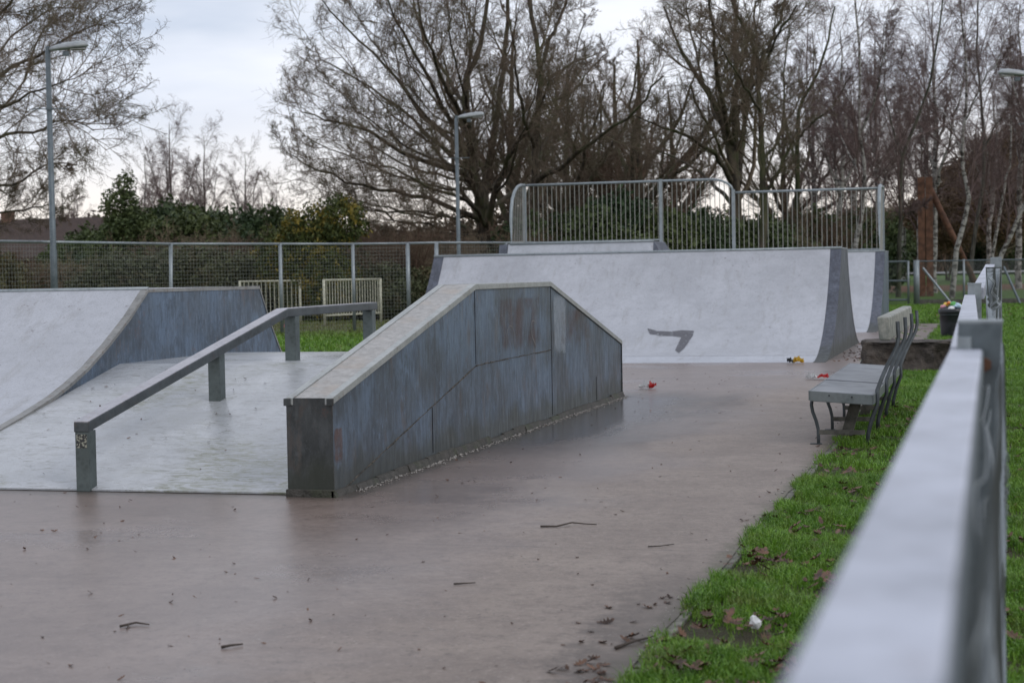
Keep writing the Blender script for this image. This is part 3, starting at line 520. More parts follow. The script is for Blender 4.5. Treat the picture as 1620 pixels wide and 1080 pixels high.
flatlit('crisp_packet', (-4.33, 22.1, .003), (.22, .13, .07), LM['white'], 1, 'red and white crisp packet past the far end of the ledge', LM['red'])
flatlit('paper_wrapper', (-2.33, 24.0, .003), (.30, .16, .07), LM['white'], 2, 'white paper wrapper with a red corner left of the bench', LM['red'], -.3)
flatlit('sweet_packet', (-3.08, 28.2, .003), (.26, .13, .09), LM['yellow'], 3, 'yellow packet at the right foot of the big ramp', LM['black'], 3.3)
flatlit('food_carton', (-20.9, 49.4, .0), (.28, .2, .12), LM['pink'], 4, 'small pink carton in the grass near the left metal barrier')
tag(crumple('plastic_cap', (-.955, 7.13, .045), (.028, .02, .028), LM['white'], 9), 'crumpled white plastic scrap lying in the nearest grass', 'litter')
# ------------------------------------------------------------------ rows of steel fences
def sec_posts(): pass
lf = tag(empty('mesh_fence', (-19, 44, 0)), 'tall galvanised wire mesh fence running behind the ramps on the left', 'fence')
FP = [(-22.9, 29.5), (-21.6, 36.4), (-20.83, 41.55), (-19.05, 44.65), (-17.75, 46.9), (-16.4, 47.83), (-15.54, 47.89), (-14.11, 50.26), (-12.6, 52.6), (-10.6, 54.8)]
H_ = 2.5; WIRE = galv('fence_wire', (.16, .175, .16), (.21, .225, .205), .5, .3)
for i, (a, b) in enumerate(FP):
    if i == 1: continue
    child(MB().tube([(a-.03*(i == 2)*2, b, -.02), (a, b, H_)], .05 if i != 5 and i != 6 else .06, 8).build('post', GALV, None, smooth=True), lf)
for i, ((a, b), (c_, d_)) in enumerate(zip(FP, FP[1:])):
    child(MB().tube([(a, b, H_), (c_, d_, H_)], .034, 6).build('top_rail', GALV, None, smooth=True), lf)
    if i == 5: continue
    L = math.hypot(c_-a, d_-b); mb = MB(); n = int(L/.10)
    ux, uy = (c_-a)/L, (d_-b)/L
    for j in range(1, n): mb.tube([(a+ux*j*.10, b+uy*j*.10, .05), (a+ux*j*.10, b+uy*j*.10, H_-.03)], .0029, 3, False)
    for z_ in np.arange(.08, H_-.05, .10): mb.tube([(a, b, z_), (c_, d_, z_)], .0034, 3, False)
    child(mb.build('wire_panel', WIRE, None), lf)
# cream barriers beyond it
def barrier(name, p0, p1, h, label):
    r_ = tag(empty(name, (p0[0], p0[1], 0)), label, 'barrier', 'cream barred barriers behind the mesh fence'); L = math.hypot(p1[0]-p0[0], p1[1]-p0[1]); ux, uy = (p1[0]-p0[0])/L, (p1[1]-p0[1])/L
    for t in (0, L): MB().tube([(ux*t, uy*t, -.02), (ux*t, uy*t, h)], .045, 6).build('post', CREAM, r_, smooth=True)
    for z_ in (h-.03, .32): MB().tube([(0, 0, z_), (ux*L, uy*L, z_)], .032, 6).build('rail', CREAM, r_, smooth=True)
    n = int(L/.15)
    for j in range(1, n): MB().tube([(ux*L*j/n, uy*L*j/n, .32), (ux*L*j/n, uy*L*j/n, h-.03)], .014, 4, False).build('baluster', CREAM, r_)
barrier('barrier', (-20.82, 52.3), (-20.0, 55.4), 1.5, 'cream barred barrier nearer the big ramp, seen through the fence')
barrier('barrier', (-25.45, 56.0), (-23.6, 57.0), 1.5, 'cream barred barrier half hidden by the raised curved ramp')

# far right: gate and chain-link fence
def chain_panel(mb, a, b, z0, z1, cell, r=.003, wav=0.):
    """woven diamond mesh between two ground points"""
    L = math.hypot(b[0]-a[0], b[1]-a[1]); ux, uy = (b[0]-a[0])/L, (b[1]-a[1])/L; Hh = z1-z0; n = int(L/cell)
    def pt(s_, z_): w = wav*math.sin(s_*2.1)*math.sin(z_*5+s_) if wav else 0; return (a[0]+ux*s_-uy*w, a[1]+uy*s_+ux*w, z0+z_)
    for i in range(-int(Hh/cell)-1, n+1):
        for sg in (1, -1):
            s0 = i*cell; pts = []
            for zz in np.linspace(0, Hh, 5 if wav else 2):
                s_ = s0+zz if sg > 0 else s0+Hh-zz
                if 0 <= s_ <= L: pts.append(pt(s_, zz))
            if len(pts) > 1: mb.tube(pts, r, 3, False)
ff = tag(empty('chain_link_fence', (-2, 76, 0)), 'low chain-link fence crossing the grass behind the litter bin', 'fence')
YF = 74.; fpost = [at(q, 440, YF).x for q in (1450, 1576, 1640)]; fpost[-1] = 9.
for x_ in (fpost[0], -1.1, fpost[1], 3., 6., 9.): child(MB().tube([(x_, YF, -.05), (x_, YF, 1.85)], .13 if x_ == fpost[0] else .05, 8).build('post', GALV, None, smooth=True), ff)
child(MB().tube([(fpost[0], YF, 1.80), (9, YF, 1.78)], .028, 6).build('top_rail', GALVD, None), ff)
mb = MB(); chain_panel(mb, (fpost[0], YF), (9, YF), .15, 1.78, .10, .0045); child(mb.build('wire_panel', WIRE, None), ff)
for q0, q1 in (((1460, 424), (1506, 472)), ((1588, 422), (1614, 472))): p_, q_ = at(*q0, YF-.3), at(*q1, YF-.9); child(MB().tube([p_, (q_.x, q_.y, 0)], .055, 6).build('brace', GALV if q0[0] < 1500 else GALVD, None), ff)
child(MB().box((fpost[0], YF-.05, -.05), (9, YF+.05, .2)).build('kickboard', DKWOOD, None), ff)
gt = tag(empty('gate', (-3.7, YF, 0)), 'chain-link gate with steel frame right beside the rear quarter pipe', 'gate')
g0, g1 = at(1398, 440, YF).x, at(1437, 440, YF).x
for x_ in (g0, g1): child(MB().tube([(x_, YF, .05), (x_, YF, 1.82)], .05, 8).build('frame', GALV, None, smooth=True), gt)
for z_ in (.2, 1.0, 1.80): child(MB().tube([(g0-2.5, YF, z_), (g1, YF, z_)], .045, 6).build('rail', GALVD, None), gt)
mb = MB(); chain_panel(mb, (g0-2.5, YF), (g1, YF), .2, 1.80, .10, .0045); child(mb.build('wire_panel', WIRE, None), gt)
# rust red posts beyond
rp_ = tag(empty('rusty_frame', (-3.2, 88, 0)), 'tall rust red twin steel post with diagonal strut beyond the gate', 'steel frame')
ra0, ra1 = at(1452, 300, 88).x, at(1476, 300, 88).x; w_ = (ra1-ra0)
for x0 in (ra0, ra0+w_*.52):
    ww = w_*.46; mb = MB(); mb.box((x0, 87.8, -.1), (x0+ww, 87.83, 6.0)).box((x0, 88.17, -.1), (x0+ww, 88.2, 6.0)).box((x0+ww*.42, 87.83, -.1), (x0+ww*.58, 88.17, 6.0)); child(mb.build('post', RUSTY, None, .004), rp_)
s0, s1 = at(1470, 296, 88.1), at(1552, 452, 89.5); child(MB().tube([s0, (s1.x, 89.5, .1)], .16, 10).build('strut', RUSTY, None, smooth=True), rp_)

# ------------------------------------------------------------------ near fence along the right
nf = tag(empty('rail_fence', (-.06, 4.6, 0)), 'flat-topped galvanised rail fence with chain-link running away beside the camera', 'fence')
RT = 1.294
child(MB().box((-.104, -1.2, RT-.055), (-.024, 4.52, RT)).build('rail', GALVR, None, .006, seg=3), nf)
v = []; A_, B_ = (-.066, 4.64), (-.16, 13.6)
for (cx, cy) in (A_, B_): v += [(cx-.04, cy, RT-.055), (cx+.04, cy, RT-.055), (cx+.04, cy, RT), (cx-.04, cy, RT)]
child(MB().add(v, [(0,1,2,3),(7,6,5,4),(0,4,5,1),(1,5,6,2),(2,6,7,3),(3,7,4,0)]).build('rail', GALVR, None, .005), nf)
def cpost(x0, x1, y_, d, z0, z1, lean, mt=GALVD, name='post', open_=True):
    """hollow pressed channel post with open top, its foot shifted by lean"""
    t_ = .006; mb = MB()
    for lo_, hi_ in (((x0, y_, z0), (x1, y_+t_, z1)), ((x0, y_+t_+.0005, z0), (x0+t_, y_+d, z1)), ((x1-t_, y_+t_+.0005, z0), (x1, y_+d, z1))): mb.box(lo_, hi_)
    if not open_: mb.box((x0+t_, y_+t_, z1-.01), (x1-t_, y_+d, z1-.002))
    mb.v = [(a+lean*(z1-c)/(z1-z0), b, c) for a, b, c in mb.v]; o = mb.build(name, mt, None, .001); child(o, nf); return o
p1 = cpost(-.082, .026, 4.53, .10, -.05, 1.365, -.085)
o = MB().box((-.084, 4.529, 1.357), (.028, 4.64, 1.366)).build('cap', GALV, None, .002); o.parent = p1; o.matrix_parent_inverse = p1.matrix_world.inverted(); o.location = -Vector(nf.location) if False else (0, 0, 0)
child(MB().tube([(-.018, 4.50, 1.255), (-.018, 4.53, 1.255)], .018, 6).build('bolt', RUSTY, None), nf)
child(MB().box((-.085, 4.515, 1.285), (-.05, 4.56, 1.325)).build('bracket', GALV, None, .003), nf)
cpost(-.175, -.075, 13.6, .10, -.05, 1.372, 0, GALV); child(MB().box((-.178, 13.597, 1.372), (-.072, 13.71, 1.382)).build('cap', GALV, None), nf)
cpost(-.01, .10, 18.0, .11, -.05, 1.60, 0, GALV)
v = []
for (cx, cy, cz) in ((-.10, 13.72, 1.345), (-.012, 17.95, 1.53)): v += [(cx-.045, cy, cz-.09), (cx+.045, cy, cz-.09), (cx+.045, cy, cz), (cx-.045, cy, cz)]
child(MB().add(v, [(0,1,2,3),(7,6,5,4),(0,4,5,1),(1,5,6,2),(2,6,7,3),(3,7,4,0)]).build('rail', GALVR, None, .005), nf)
for j in range(7):
    yy = 14.5+j*.5; c0 = -.03+.05*j/7; z0 = 1.42-.1*j/7+.02*rng.normal()
    child(MB().tube([(c0, yy, z0), (c0+.05, yy+.02, z0-.05), (c0+.02, yy+.05, z0-.13), (c0+.08, yy+.05, z0-.19), (c0+.03, yy, z0-.24)], .007, 5).build('wire_tie', GALV, None, smooth=True), nf)
# mesh hung on the back of the posts
mb = MB(); chain_panel(mb, (-.022, .25), (.022, 4.6), .10, 1.27, .052, .0019, .006); child(mb.build('wire_panel', GALV, None), nf)
mb = MB(); chain_panel(mb, (.030, 4.6), (-.04, 13.6), .10, 1.29, .055, .0019, .012); child(mb.build('wire_panel', GALV, None), nf)
mb = MB(); chain_panel(mb, (-.04, 13.6), (.09, 18.1), .10, 1.5, .055, .002, .02); child(mb.build('wire_panel', GALV, None), nf)
mb = MB()
for j in range(16):      # loose curled ends of the woven wire
    yy = 4.65+j*.16; z0 = .98-.05*j+rng.normal(0, .01); c0 = .028; mb.tube([(c0, yy, z0+.06), (c0+.012, yy, z0+.035), (c0+.001, yy, z0+.012), (c0+.014, yy, z0-.01), (c0+.002, yy, z0-.035)], .0022, 4)
child(mb.build('loose_wire', GALV, None, smooth=True), nf)
for q, (c0, z0, am, fr, ph) in enumerate(((-.014, 1.22, .016, 5.2, 0), (-.008, 1.15, .022, 4.1, 1.2), (.0, 1.04, .03, 3.3, 2.2), (-.012, .90, .03, 3.9, .6))):
    child(MB().tube([(c0+.006*math.sin(yy*fr+ph), yy, z0+am*math.sin(yy*fr*1.3+ph)) for yy in np.arange(-.4, 4.5, .05)], .0020, 5).build('line_wire', GALV, None, smooth=True), nf)
# galvanised angle hung behind the rail
child(MB().box((-.0235, -1.2, 1.235), (-.0205, 4.52, 1.292)).build('strip', GALVD, None), nf)

# ------------------------------------------------------------------ lamps
LAMPG = galv('lamp_casing', (.24, .255, .265), (.34, .36, .37), .45, .2)
def lamp(loc, h, rz, label, r0=.075, arm=1.0):
    r_ = tag(empty('street_lamp', loc, rz), label, 'street lamp', 'street lamps round the skate park')
    MB().tube([(0, 0, -.05), (0, 0, h*.33), (0, 0, h*.335), (0, 0, h)], [r0*1.15, r0*1.1, r0*.95, r0*.8], 12).build('pole', GALVD, r_, smooth=True)
    MB().tube([(0, 0, h-.02), (0, 0, h+.09)], r0*.7, 10).build('cap', GALVD, r_)
    hd = MB(); xs_ = [0, .06, .2, .42, .66, .82, .90]; hh = [.06, .085, .115, .135, .14, .12, .05]; ww = [.06, .09, .12, .15, .16, .14, .06]; vs = []; kk = 10
    for X_, a_, b_ in zip(xs_, hh, ww):
        for j in range(kk): th = 2*math.pi*j/kk; zc = math.sin(th); vs.append((r0*.6+X_, b_*math.cos(th), h+.0+.10*X_+(a_*zc if zc > 0 else a_*.30*zc)))
    hd.add(vs, [(i*kk+j, i*kk+(j+1) % kk, (i+1)*kk+(j+1) % kk, (i+1)*kk+j) for i in range(len(xs_)-1) for j in range(kk)]+[tuple(range(kk)), tuple(range((len(xs_)-1)*kk, len(xs_)*kk))])
    hd.build('lamp_head', LAMPG, r_, smooth=True)
    MB().box((.55, -.10, h-.005), (.88, .10, h+.02)).build('lens', plain('lamp_lens', (.30, .30, .28), .2), r_, .005)
    MB().tube([(r0*.6+.24, 0, h+.13), (r0*.6+.24, 0, h+.205)], .035, 8).build('photocell', BLACK, r_)
    MB().box((.36, -.05, h-.14), (.50, .05, h-.03)).build('sensor_box', GALVD, r_, .008)
    mb = MB(); mb.tube([(0, 0, h*.80), (0, 0, h*.80+.05)], r0*1.15, 12); mb.tube([(-.42, 0, h*.80+.03), (.42, 0, h*.80+.03)], .012, 6); mb.build('bracket', GALVD, r_)
    return r_
p = at(76, 100, 36.2); lamp((p.x, 36.2, 0), 6.95, YAW, 'street lamp rising in front of the mesh fence on the left edge')
p = at(722, 200, 56); lamp((p.x, 56, 0), 6.85, YAW, 'street lamp standing before the big spreading oak', .075)
p = at(1634, 130, 50); lamp((p.x, 50, 0), 6.75, YAW+math.pi, 'street lamp whose head just shows at the upper right edge')

# ------------------------------------------------------------------ trees
def nrm(a): return a/np.maximum(np.linalg.norm(a, axis=-1, keepdims=True), 1e-9)
def grow(S, D, L, R, n, wob, trop, tip=.3):
    N = len(S); P = np.empty((N, n+1, 3)); P[:, 0] = S; d = nrm(D); p = S.copy()
    for i in range(n):
        d = nrm(d+wob*rng.normal(size=(N, 3))+np.array([0, 0, 1.])*trop*(1 if trop > 0 else (i+1)/n*1.6)); p = p+d*(L/n)[:, None]; P[:, i+1] = p
    return P, R[:, None]*(1-(1-tip)*np.linspace(0, 1, n+1)[None]**.9), L
def kids(P, R, L, m, tmin, ang, lr, rr, tdec=.55, jit=.25):
    N, n1, _ = P.shape; t = tmin+(1-tmin)*(np.arange(m)[None]+rng.random((N, m)))/m; t = np.clip(t, 0, .995); f = t*(n1-1); i = f.astype(int); u = (f-i)[..., None]
    a = np.arange(N)[:, None]; p0, p1 = P[a, i], P[a, i+1]; S = p0+(p1-p0)*u; T = nrm(p1-p0)
    q = rng.normal(size=T.shape); q = nrm(q-T*(q*T).sum(-1, keepdims=True)); A = np.radians(rng.uniform(ang[0], ang[1], (N, m)))[..., None]
    D = T*np.cos(A)+q*np.sin(A); Lc = L[:, None]*lr*(1-tdec*t)*(1+jit*rng.normal(size=(N, m)).clip(-1.5, 1.5)); r0 = R[a, i]*(1-u[..., 0])+R[a, i+1]*u[..., 0]
    return S.reshape(-1, 3), D.reshape(-1, 3), np.maximum(Lc, .05).ravel(), (r0*rr).ravel()
def tubes(lst):
    Vs, Fs = [], []; off = 0
    for P, R, k in lst:
        N, n1, _ = P.shape; T = np.gradient(P, axis=1); T = nrm(T); ref = np.where(np.abs(T[:, :1, 2:]) > .85, np.array([[[1., 0, 0]]]), np.array([[[0, 0, 1.]]]))
        A = nrm(np.cross(T, ref)); B = np.cross(A, T); th = 2*np.pi*np.arange(k)/k
        V = P[:, :, None]+R[:, :, None, None]*(A[:, :, None]*np.cos(th)[None, None, :, None]+B[:, :, None]*np.sin(th)[None, None, :, None])
        I = off+np.arange(N*n1*k).reshape(N, n1, k); J = np.roll(I, -1, axis=2)
        Fs.append(np.stack([I[:, :-1], J[:, :-1], J[:, 1:], I[:, 1:]], -1).reshape(-1, 4)); Vs.append(V.reshape(-1, 3)); off += V.size//3
    return np.concatenate(Vs), np.concatenate(Fs)
def resample(poly, n=12, wob=.0):
    """smooth polyline (x, y, z, r)"""
    p = np.array(poly, float); c = np.concatenate([2*p[:1]-p[1:2], p, 2*p[-1:]-p[-2:-1]]); out = []
    for t in np.linspace(0, len(p)-1-1e-6, n+1):
        i = int(t); u = t-i; a, b, d, e_ = c[i], c[i+1], c[i+2], c[i+3]
        out.append(.5*((2*b)+(-a+d)*u+(2*a-5*b+4*d-e_)*u*u+(-a+3*b-3*d+e_)*u**3))
    o = np.array(out); o[1:, :3] += rng.normal(0, wob, (n, 3)); o[:, 3] = np.maximum(o[:, 3], .012); return o
OAKL = [dict(m=12, tmin=.20, ang=(25, 60), lr=.48, rr=.42, n=7, wob=.15, trop=.09, k=5, minr=.017), dict(m=9, tmin=.15, ang=(28, 62), lr=.52, rr=.48, n=6, wob=.19, trop=.07, k=4, minr=.010),
        dict(m=8, tmin=.12, ang=(25, 60), lr=.55, rr=.55, n=4, wob=.22, trop=.05, k=3, minr=.0065), dict(m=6, tmin=.1, ang=(22, 60), lr=.70, rr=.65, n=3, wob=.22, trop=.05, k=3, minr=.0046)]
BIRL = [dict(m=14, tmin=.22, ang=(25, 48), lr=.36, rr=.40, n=7, wob=.08, trop=.06, k=4, minr=.013), dict(m=9, tmin=.12, ang=(22, 50), lr=.50, rr=.5, n=6, wob=.12, trop=-.02, k=3, minr=.0075),
        dict(m=8, tmin=.1, ang=(20, 50), lr=.60, rr=.6, n=5, wob=.10, trop=-.12, k=3, minr=.0046), dict(m=4, tmin=.1, ang=(15, 45), lr=.8, rr=.7, n=4, wob=.08, trop=-.22, k=3, minr=.0034)]
def make_tree(name, stems, levels, barkm, twigm, loc=(0, 0, 0), stem_n=14, wob=.0, crown_from=0, scale_first=1.0):
    """stems: world-metre polylines (x, y, z, r) relative to loc, grown with finer and finer boughs. returns the thing's root"""
    root = empty(name, loc); st = [resample(s_, stem_n, wob) for s_ in stems]
    P = np.array([s_[:, :3] for s_ in st]); R = np.array([s_[:, 3] for s_ in st]); L = np.linalg.norm(np.diff(P, axis=1), axis=-1).sum(1)
    V, F_ = tubes([(P, R, 9)]); link('trunk', np_mesh('trunk', V, F_, smooth=True), barkm, root)
    lst = []; cur = (P, R, L)
    for i, lv in enumerate(levels):
        S, D, Lc, r0 = kids(*cur, lv['m'], lv['tmin'], lv['ang'], lv['lr'], lv['rr']); r0 = np.maximum(r0, lv['minr'])
        cur = grow(S, D, Lc, r0, lv['n'], lv['wob'], lv['trop'], .45 if i < len(levels)-1 else .6); lst.append((cur[0], np.maximum(cur[1], lv['minr']*.55), lv['k']))
    V, F_ = tubes(lst[crown_from:]); link('crown', np_mesh('crown', V, F_), twigm, root)
    return root
RS = .72      # limb girth
def pxstem(lst, Y, base, r0, r1):
    """(px, py, dy) list -> local polyline with tapering radius"""
    n = len(lst); out = []
    for i, q in enumerate(lst):
        p = at(q[0], q[1], Y+(q[2] if len(q) > 2 else 0)); out.append((p.x-base[0], p.y-base[1], p.z-base[2], (r0+(r1-r0)*(i/(n-1))**.8)*RS))
    return out
def base_at(px, Y): p = at(px, 430, Y); return (p.x, Y, float(gz(p.x, np.float64(Y)))-.05)
GT = 'bare trees behind the skate park'
# big spreading oak left of the ramps
Y0 = 70; b = base_at(766, Y0)
S = [([(767, 500), (768, 400), (765, 345), (757, 300), (748, 240), (737, 150), (742, 110), (763, 60), (775, -30)], .50, .10), ([(770, 400), (772, 340), (768, 290, 1), (782, 214, 2), (792, 150, 2), (801, 78, 3), (803, -10, 3), (800, -80, 3)], .34, .08),
     ([(775, 390), (782, 320, -1), (800, 262, -2), (822, 222, -3), (850, 180, -5), (872, 120, -6)], .24, .05), ([(762, 330), (743, 282, -1), (693, 264, -3), (634, 241, -5), (576, 205, -6), (520, 192, -7), (480, 178, -7)], .22, .03),
     ([(752, 290), (728, 236, 1), (673, 194, 3), (634, 128, 4), (584, 78, 5), (528, 24, 6), (500, -20, 6)], .20, .03), ([(764, 350), (712, 330, -2), (658, 309, -4), (600, 298, -5), (540, 282, -6), (490, 262, -6), (455, 240, -6)], .18, .025),
     ([(755, 270), (712, 196, 0), (681, 128, -2), (640, 60, -3), (610, -10, -4)], .20, .04), ([(762, 375), (728, 352, 2), (673, 336, 4), (603, 336, 6), (540, 330, 7), (498, 322, 8)], .14, .02), ([(750, 250), (735, 190, -3), (700, 120, -6), (672, 50, -8), (650, -40, -9)], .18, .04),
     ([(752, 275), (700, 235, 4), (640, 180, 7), (580, 135, 9), (520, 100, 10), (490, 80, 10)], .15, .03), ([(770, 360), (740, 320, -4), (690, 300, -8), (630, 270, -10), (580, 260, -11)], .15, .03), ([(775, 330), (820, 300, 3), (860, 270, 5), (900, 230, 7)], .15, .04), ([(742, 180), (700, 110, 2), (672, 60, 3), (655, 0, 3), (650, -60, 3)], .13, .04)]
for ex, ey, dy, sx, sy in ((470, 285, 4, 762, 345), (462, 205, -9, 752, 300), (478, 150, 5, 750, 290), (498, 110, -6, 748, 270), (505, 50, 2, 742, 250), (545, -10, -4, 740, 230), (585, -40, 8, 740, 210), (700, -60, -7, 740, 170), (520, 305, -3, 764, 365), (560, 322, 9, 764, 370), (555, 345, -5, 766, 375), (870, 20, 8, 778, 300), (860, 90, -9, 778, 320), (740, -60, 6, 750, 220)):
    S.append(([(sx, sy, 0), (sx+(ex-sx)*.33, sy+(ey-sy)*.22+8, dy*.4), (sx+(ex-sx)*.68, sy+(ey-sy)*.58+6, dy*.8), (ex, ey, dy)], .105, .014))
t = make_tree('oak_tree', [pxstem(s_, Y0, b, r0, r1) for s_, r0, r1 in S], [dict(OAKL[0], m=10, lr=.34), OAKL[1], OAKL[2], dict(OAKL[3], m=5)], BARK, TWIG, b, 14, .05)
tag(t, 'huge spreading bare oak with low boughs reaching far left behind the street lamp', 'tree', GT)
def spec_tree(name, Y, px, S, lv, bark, twig, label, wob=.04, g=GT):
    b = base_at(px, Y); t = make_tree(name, [pxstem(s_, Y, b, r0, r1) for s_, r0, r1 in S], lv, bark, twig, b, 14, wob); return tag(t, label, 'tree', g)
spec_tree('oak_tree', 66, 848, [([(848, 500), (848, 400), (846, 300), (850, 200), (855, 120), (848, 60), (838, -10), (835, -60)], .27, .09), ([(852, 120), (872, 60, 1), (888, 25, 2), (905, -30, 3)], .14, .06), ([(850, 285), (890, 263, -2), (915, 240, -3), (960, 207, -4), (1010, 170, -5), (1045, 120, -6)], .17, .04),
     ([(855, 168), (900, 150, 1), (935, 110, 2), (962, 80, 3)], .08, .03), ([(846, 235), (828, 180, -2), (815, 110, -3), (806, 30, -4)], .12, .04), ([(847, 260), (875, 190, 3), (905, 110, 5), (925, 20, 6)], .10, .03)], [dict(OAKL[0], m=9, lr=.36), OAKL[1], OAKL[2], dict(OAKL[3], m=6)], BARK, TWIG, 'bare oak whose trunk stands behind the left end of the guard railing')
spec_tree('oak_tree', 70, 1161, [([(1163, 500), (1163, 400), (1162, 303), (1158, 250), (1150, 200), (1130, 163), (1103, 120), (1075, 75), (1050, 10)], .46, .05), ([(1162, 300), (1162, 230), (1165, 128), (1163, 66), (1160, -20)], .30, .07), ([(1158, 290), (1140, 255, -2), (1110, 229, -4), (1075, 212, -5), (1030, 198, -6), (1000, 180, -7)], .17, .03),
     ([(1168, 290), (1174, 218, 2), (1184, 148, 2), (1192, 90, 3), (1196, 0, 3)], .22, .06), ([(1155, 320), (1120, 280, 2), (1090, 262, 4), (1050, 240, 6), (1010, 235, 8)], .13, .03), ([(1158, 240), (1120, 150, 3), (1100, 80, 5), (1085, 0, 6)], .16, .04), ([(1160, 230), (1135, 120, -4), (1128, 50, -6), (1120, -40, -7)], .16, .05), ([(1165, 180), (1200, 120, -4), (1230, 60, -6), (1260, 10, -7)], .12, .04)], [dict(OAKL[0], m=10, lr=.38), OAKL[1], OAKL[2], dict(OAKL[3], m=5)], BARK, TWIG, 'broad many-limbed oak with the thickest trunk above the middle of the railing')
spec_tree('oak_tree', 64, 1206, [([(1208, 500), (1207, 400), (1206, 300), (1206, 233), (1204, 175), (1200, 101), (1180, 50), (1155, -10)], .24, .06), ([(1202, 110), (1222, 60, 1), (1240, 5, 2), (1250, -50, 2)], .13, .05), ([(1207, 260), (1227, 228, 1), (1243, 200, 2), (1262, 160, 3), (1290, 110, 4)], .10, .03), ([(1208, 310), (1226, 280), (1243, 250), (1262, 205)], .13, .06), ([(1203, 180), (1180, 140, -3), (1150, 90, -5), (1125, 40, -6)], .08, .03)], [dict(OAKL[0], m=9, lr=.38), OAKL[1], OAKL[2], dict(OAKL[3], m=6)], BARK, TWIG, 'slimmer dark oak forking high up just right of the thick trunked oak')
spec_tree('ivy_tree', 82, 1258, [([(1258, 470), (1259, 400), (1260, 250), (1264, 180), (1285, 130), (1308, 70), (1320, 10)], .22, .05), ([(1260, 260), (1245, 200, 2), (1240, 130, 3), (1250, 40, 3)], .12, .04), ([(1262, 220), (1290, 190, -2), (1320, 165, -3), (1345, 120, -4)], .10, .03)], [dict(BIRL[0], m=9, lr=.4), BIRL[1], BIRL[2]], barkmat('mossy_bark', (.03, .035, .018), (.07, .075, .035)), BTWIG, 'mossy green trunked tree between the dark oak and the leaning birch')
spec_tree('birch_tree', 75, 1353, [([(1352, 470), (1353, 395), (1364, 333), (1368, 289), (1361, 200), (1358, 89), (1353, -30)], .20, .05), ([(1367, 290), (1355, 265), (1335, 230, 1), (1320, 180, 2), (1310, 120, 2)], .07, .02), ([(1362, 210), (1385, 150, -1), (1400, 80, -2), (1405, 10, -2)], .06, .02)], BIRL, BIRCH, BTWIG, 'white birch with kinked trunk seen through the right end of the railing')
spec_tree('birch_tree', 78, 1424, [([(1421, 470), (1422, 409), (1424, 347), (1428, 249), (1451, 191), (1469, 133), (1487, 44), (1492, -20)], .17, .04), ([(1428, 250), (1412, 200, 1), (1400, 130, 2), (1398, 40, 2)], .08, .02), ([(1424, 350), (1436, 338), (1452, 330), (1462, 322)], .05, .02)], BIRL, barkmat('dark_birch_bark', (.03, .028, .022), (.10, .10, .075), (.05, .06, .03)), BTWIG, 'dark trunked birch just left of the rusty post')
spec_tree('birch_tree', 84, 1512, [([(1505, 480), (1511, 404), (1531, 329), (1527, 284), (1522, 231), (1527, 187), (1531, 111), (1522, 44), (1518, -30)], .20, .05), ([(1526, 260), (1505, 200, 1), (1480, 160, 2), (1462, 110, 2)], .07, .02), ([(1527, 190), (1550, 140, -1), (1580, 90, -2), (1600, 30, -2)], .07, .02)], BIRL, BIRCH, BTWIG, 'tall white birch with a wavy trunk crossing behind the rusty strut')
spec_tree('birch_tree', 90, 1545, [([(1534, 480), (1538, 400), (1553, 311), (1555, 222), (1549, 133), (1545, 60), (1548, -20)], .18, .05), ([(1555, 240), (1580, 190), (1600, 150), (1612, 80)], .08, .03), ([(1552, 150), (1530, 90), (1520, 20)], .05, .02)], BIRL, barkmat('grey_birch_bark', (.04, .036, .03), (.14, .13, .11)), BTWIG, 'grey trunked birch close behind the tall wavy white one')
spec_tree('birch_tree', 88, 1584, [([(1572, 470), (1584, 409), (1620, 324), (1660, 235), (1690, 140), (1705, 30)], .20, .06), ([(1640, 280), (1625, 200), (1605, 140), (1590, 60)], .08, .03)], BIRL, BIRCH, BTWIG, 'pale birch leaning steeply right at the right edge')
spec_tree('birch_tree', 98, 1572, [([(1566, 460), (1570, 400), (1589, 307), (1597, 250), (1601, 120), (1596, 20)], .16, .04)], BIRL, BIRCH, BTWIG, 'thin pale birch between the wavy birch and the leaning one')
# weeping tree at the left edge
spec_tree('birch_tree', 52, -110, [([(-120, 500), (-118, 400), (-108, 250), (-80, 120), (-60, 20), (-50, -80)], .32, .10), ([(-108, 260), (-50, 170, 2), (10, 112, 3), (60, 90, 4), (110, 60, 4), (150, 42, 5), (178, 38, 5)], .15, .02), ([(-112, 300), (-60, 250, -2), (0, 218, -3), (60, 205, -3), (110, 190, -4), (150, 205, -4)], .13, .02), ([(-114, 330), (-40, 300, 1), (20, 290, 2), (80, 262, 2), (125, 262, 3)], .12, .02),
     ([(-90, 150), (-30, 60, -2), (20, 0, -3), (60, -40, -3)], .14, .03), ([(-100, 200), (-40, 130, 5), (20, 60, 7), (70, 20, 8), (120, 10, 8)], .11, .02), ([(-115, 360), (-50, 345, 2), (20, 335, 3), (70, 325, 3), (105, 330, 3)], .09, .02), ([(-105, 240), (-50, 200, -5), (10, 165, -7), (70, 140, -8), (120, 120, -8)], .11, .02)], [dict(OAKL[0], m=14, lr=.36), OAKL[1], dict(OAKL[2], trop=-.03), dict(OAKL[3], trop=-.12, m=6)], BARK, TWIG, 'weeping bare tree hanging in from the upper left edge over the street lamp')
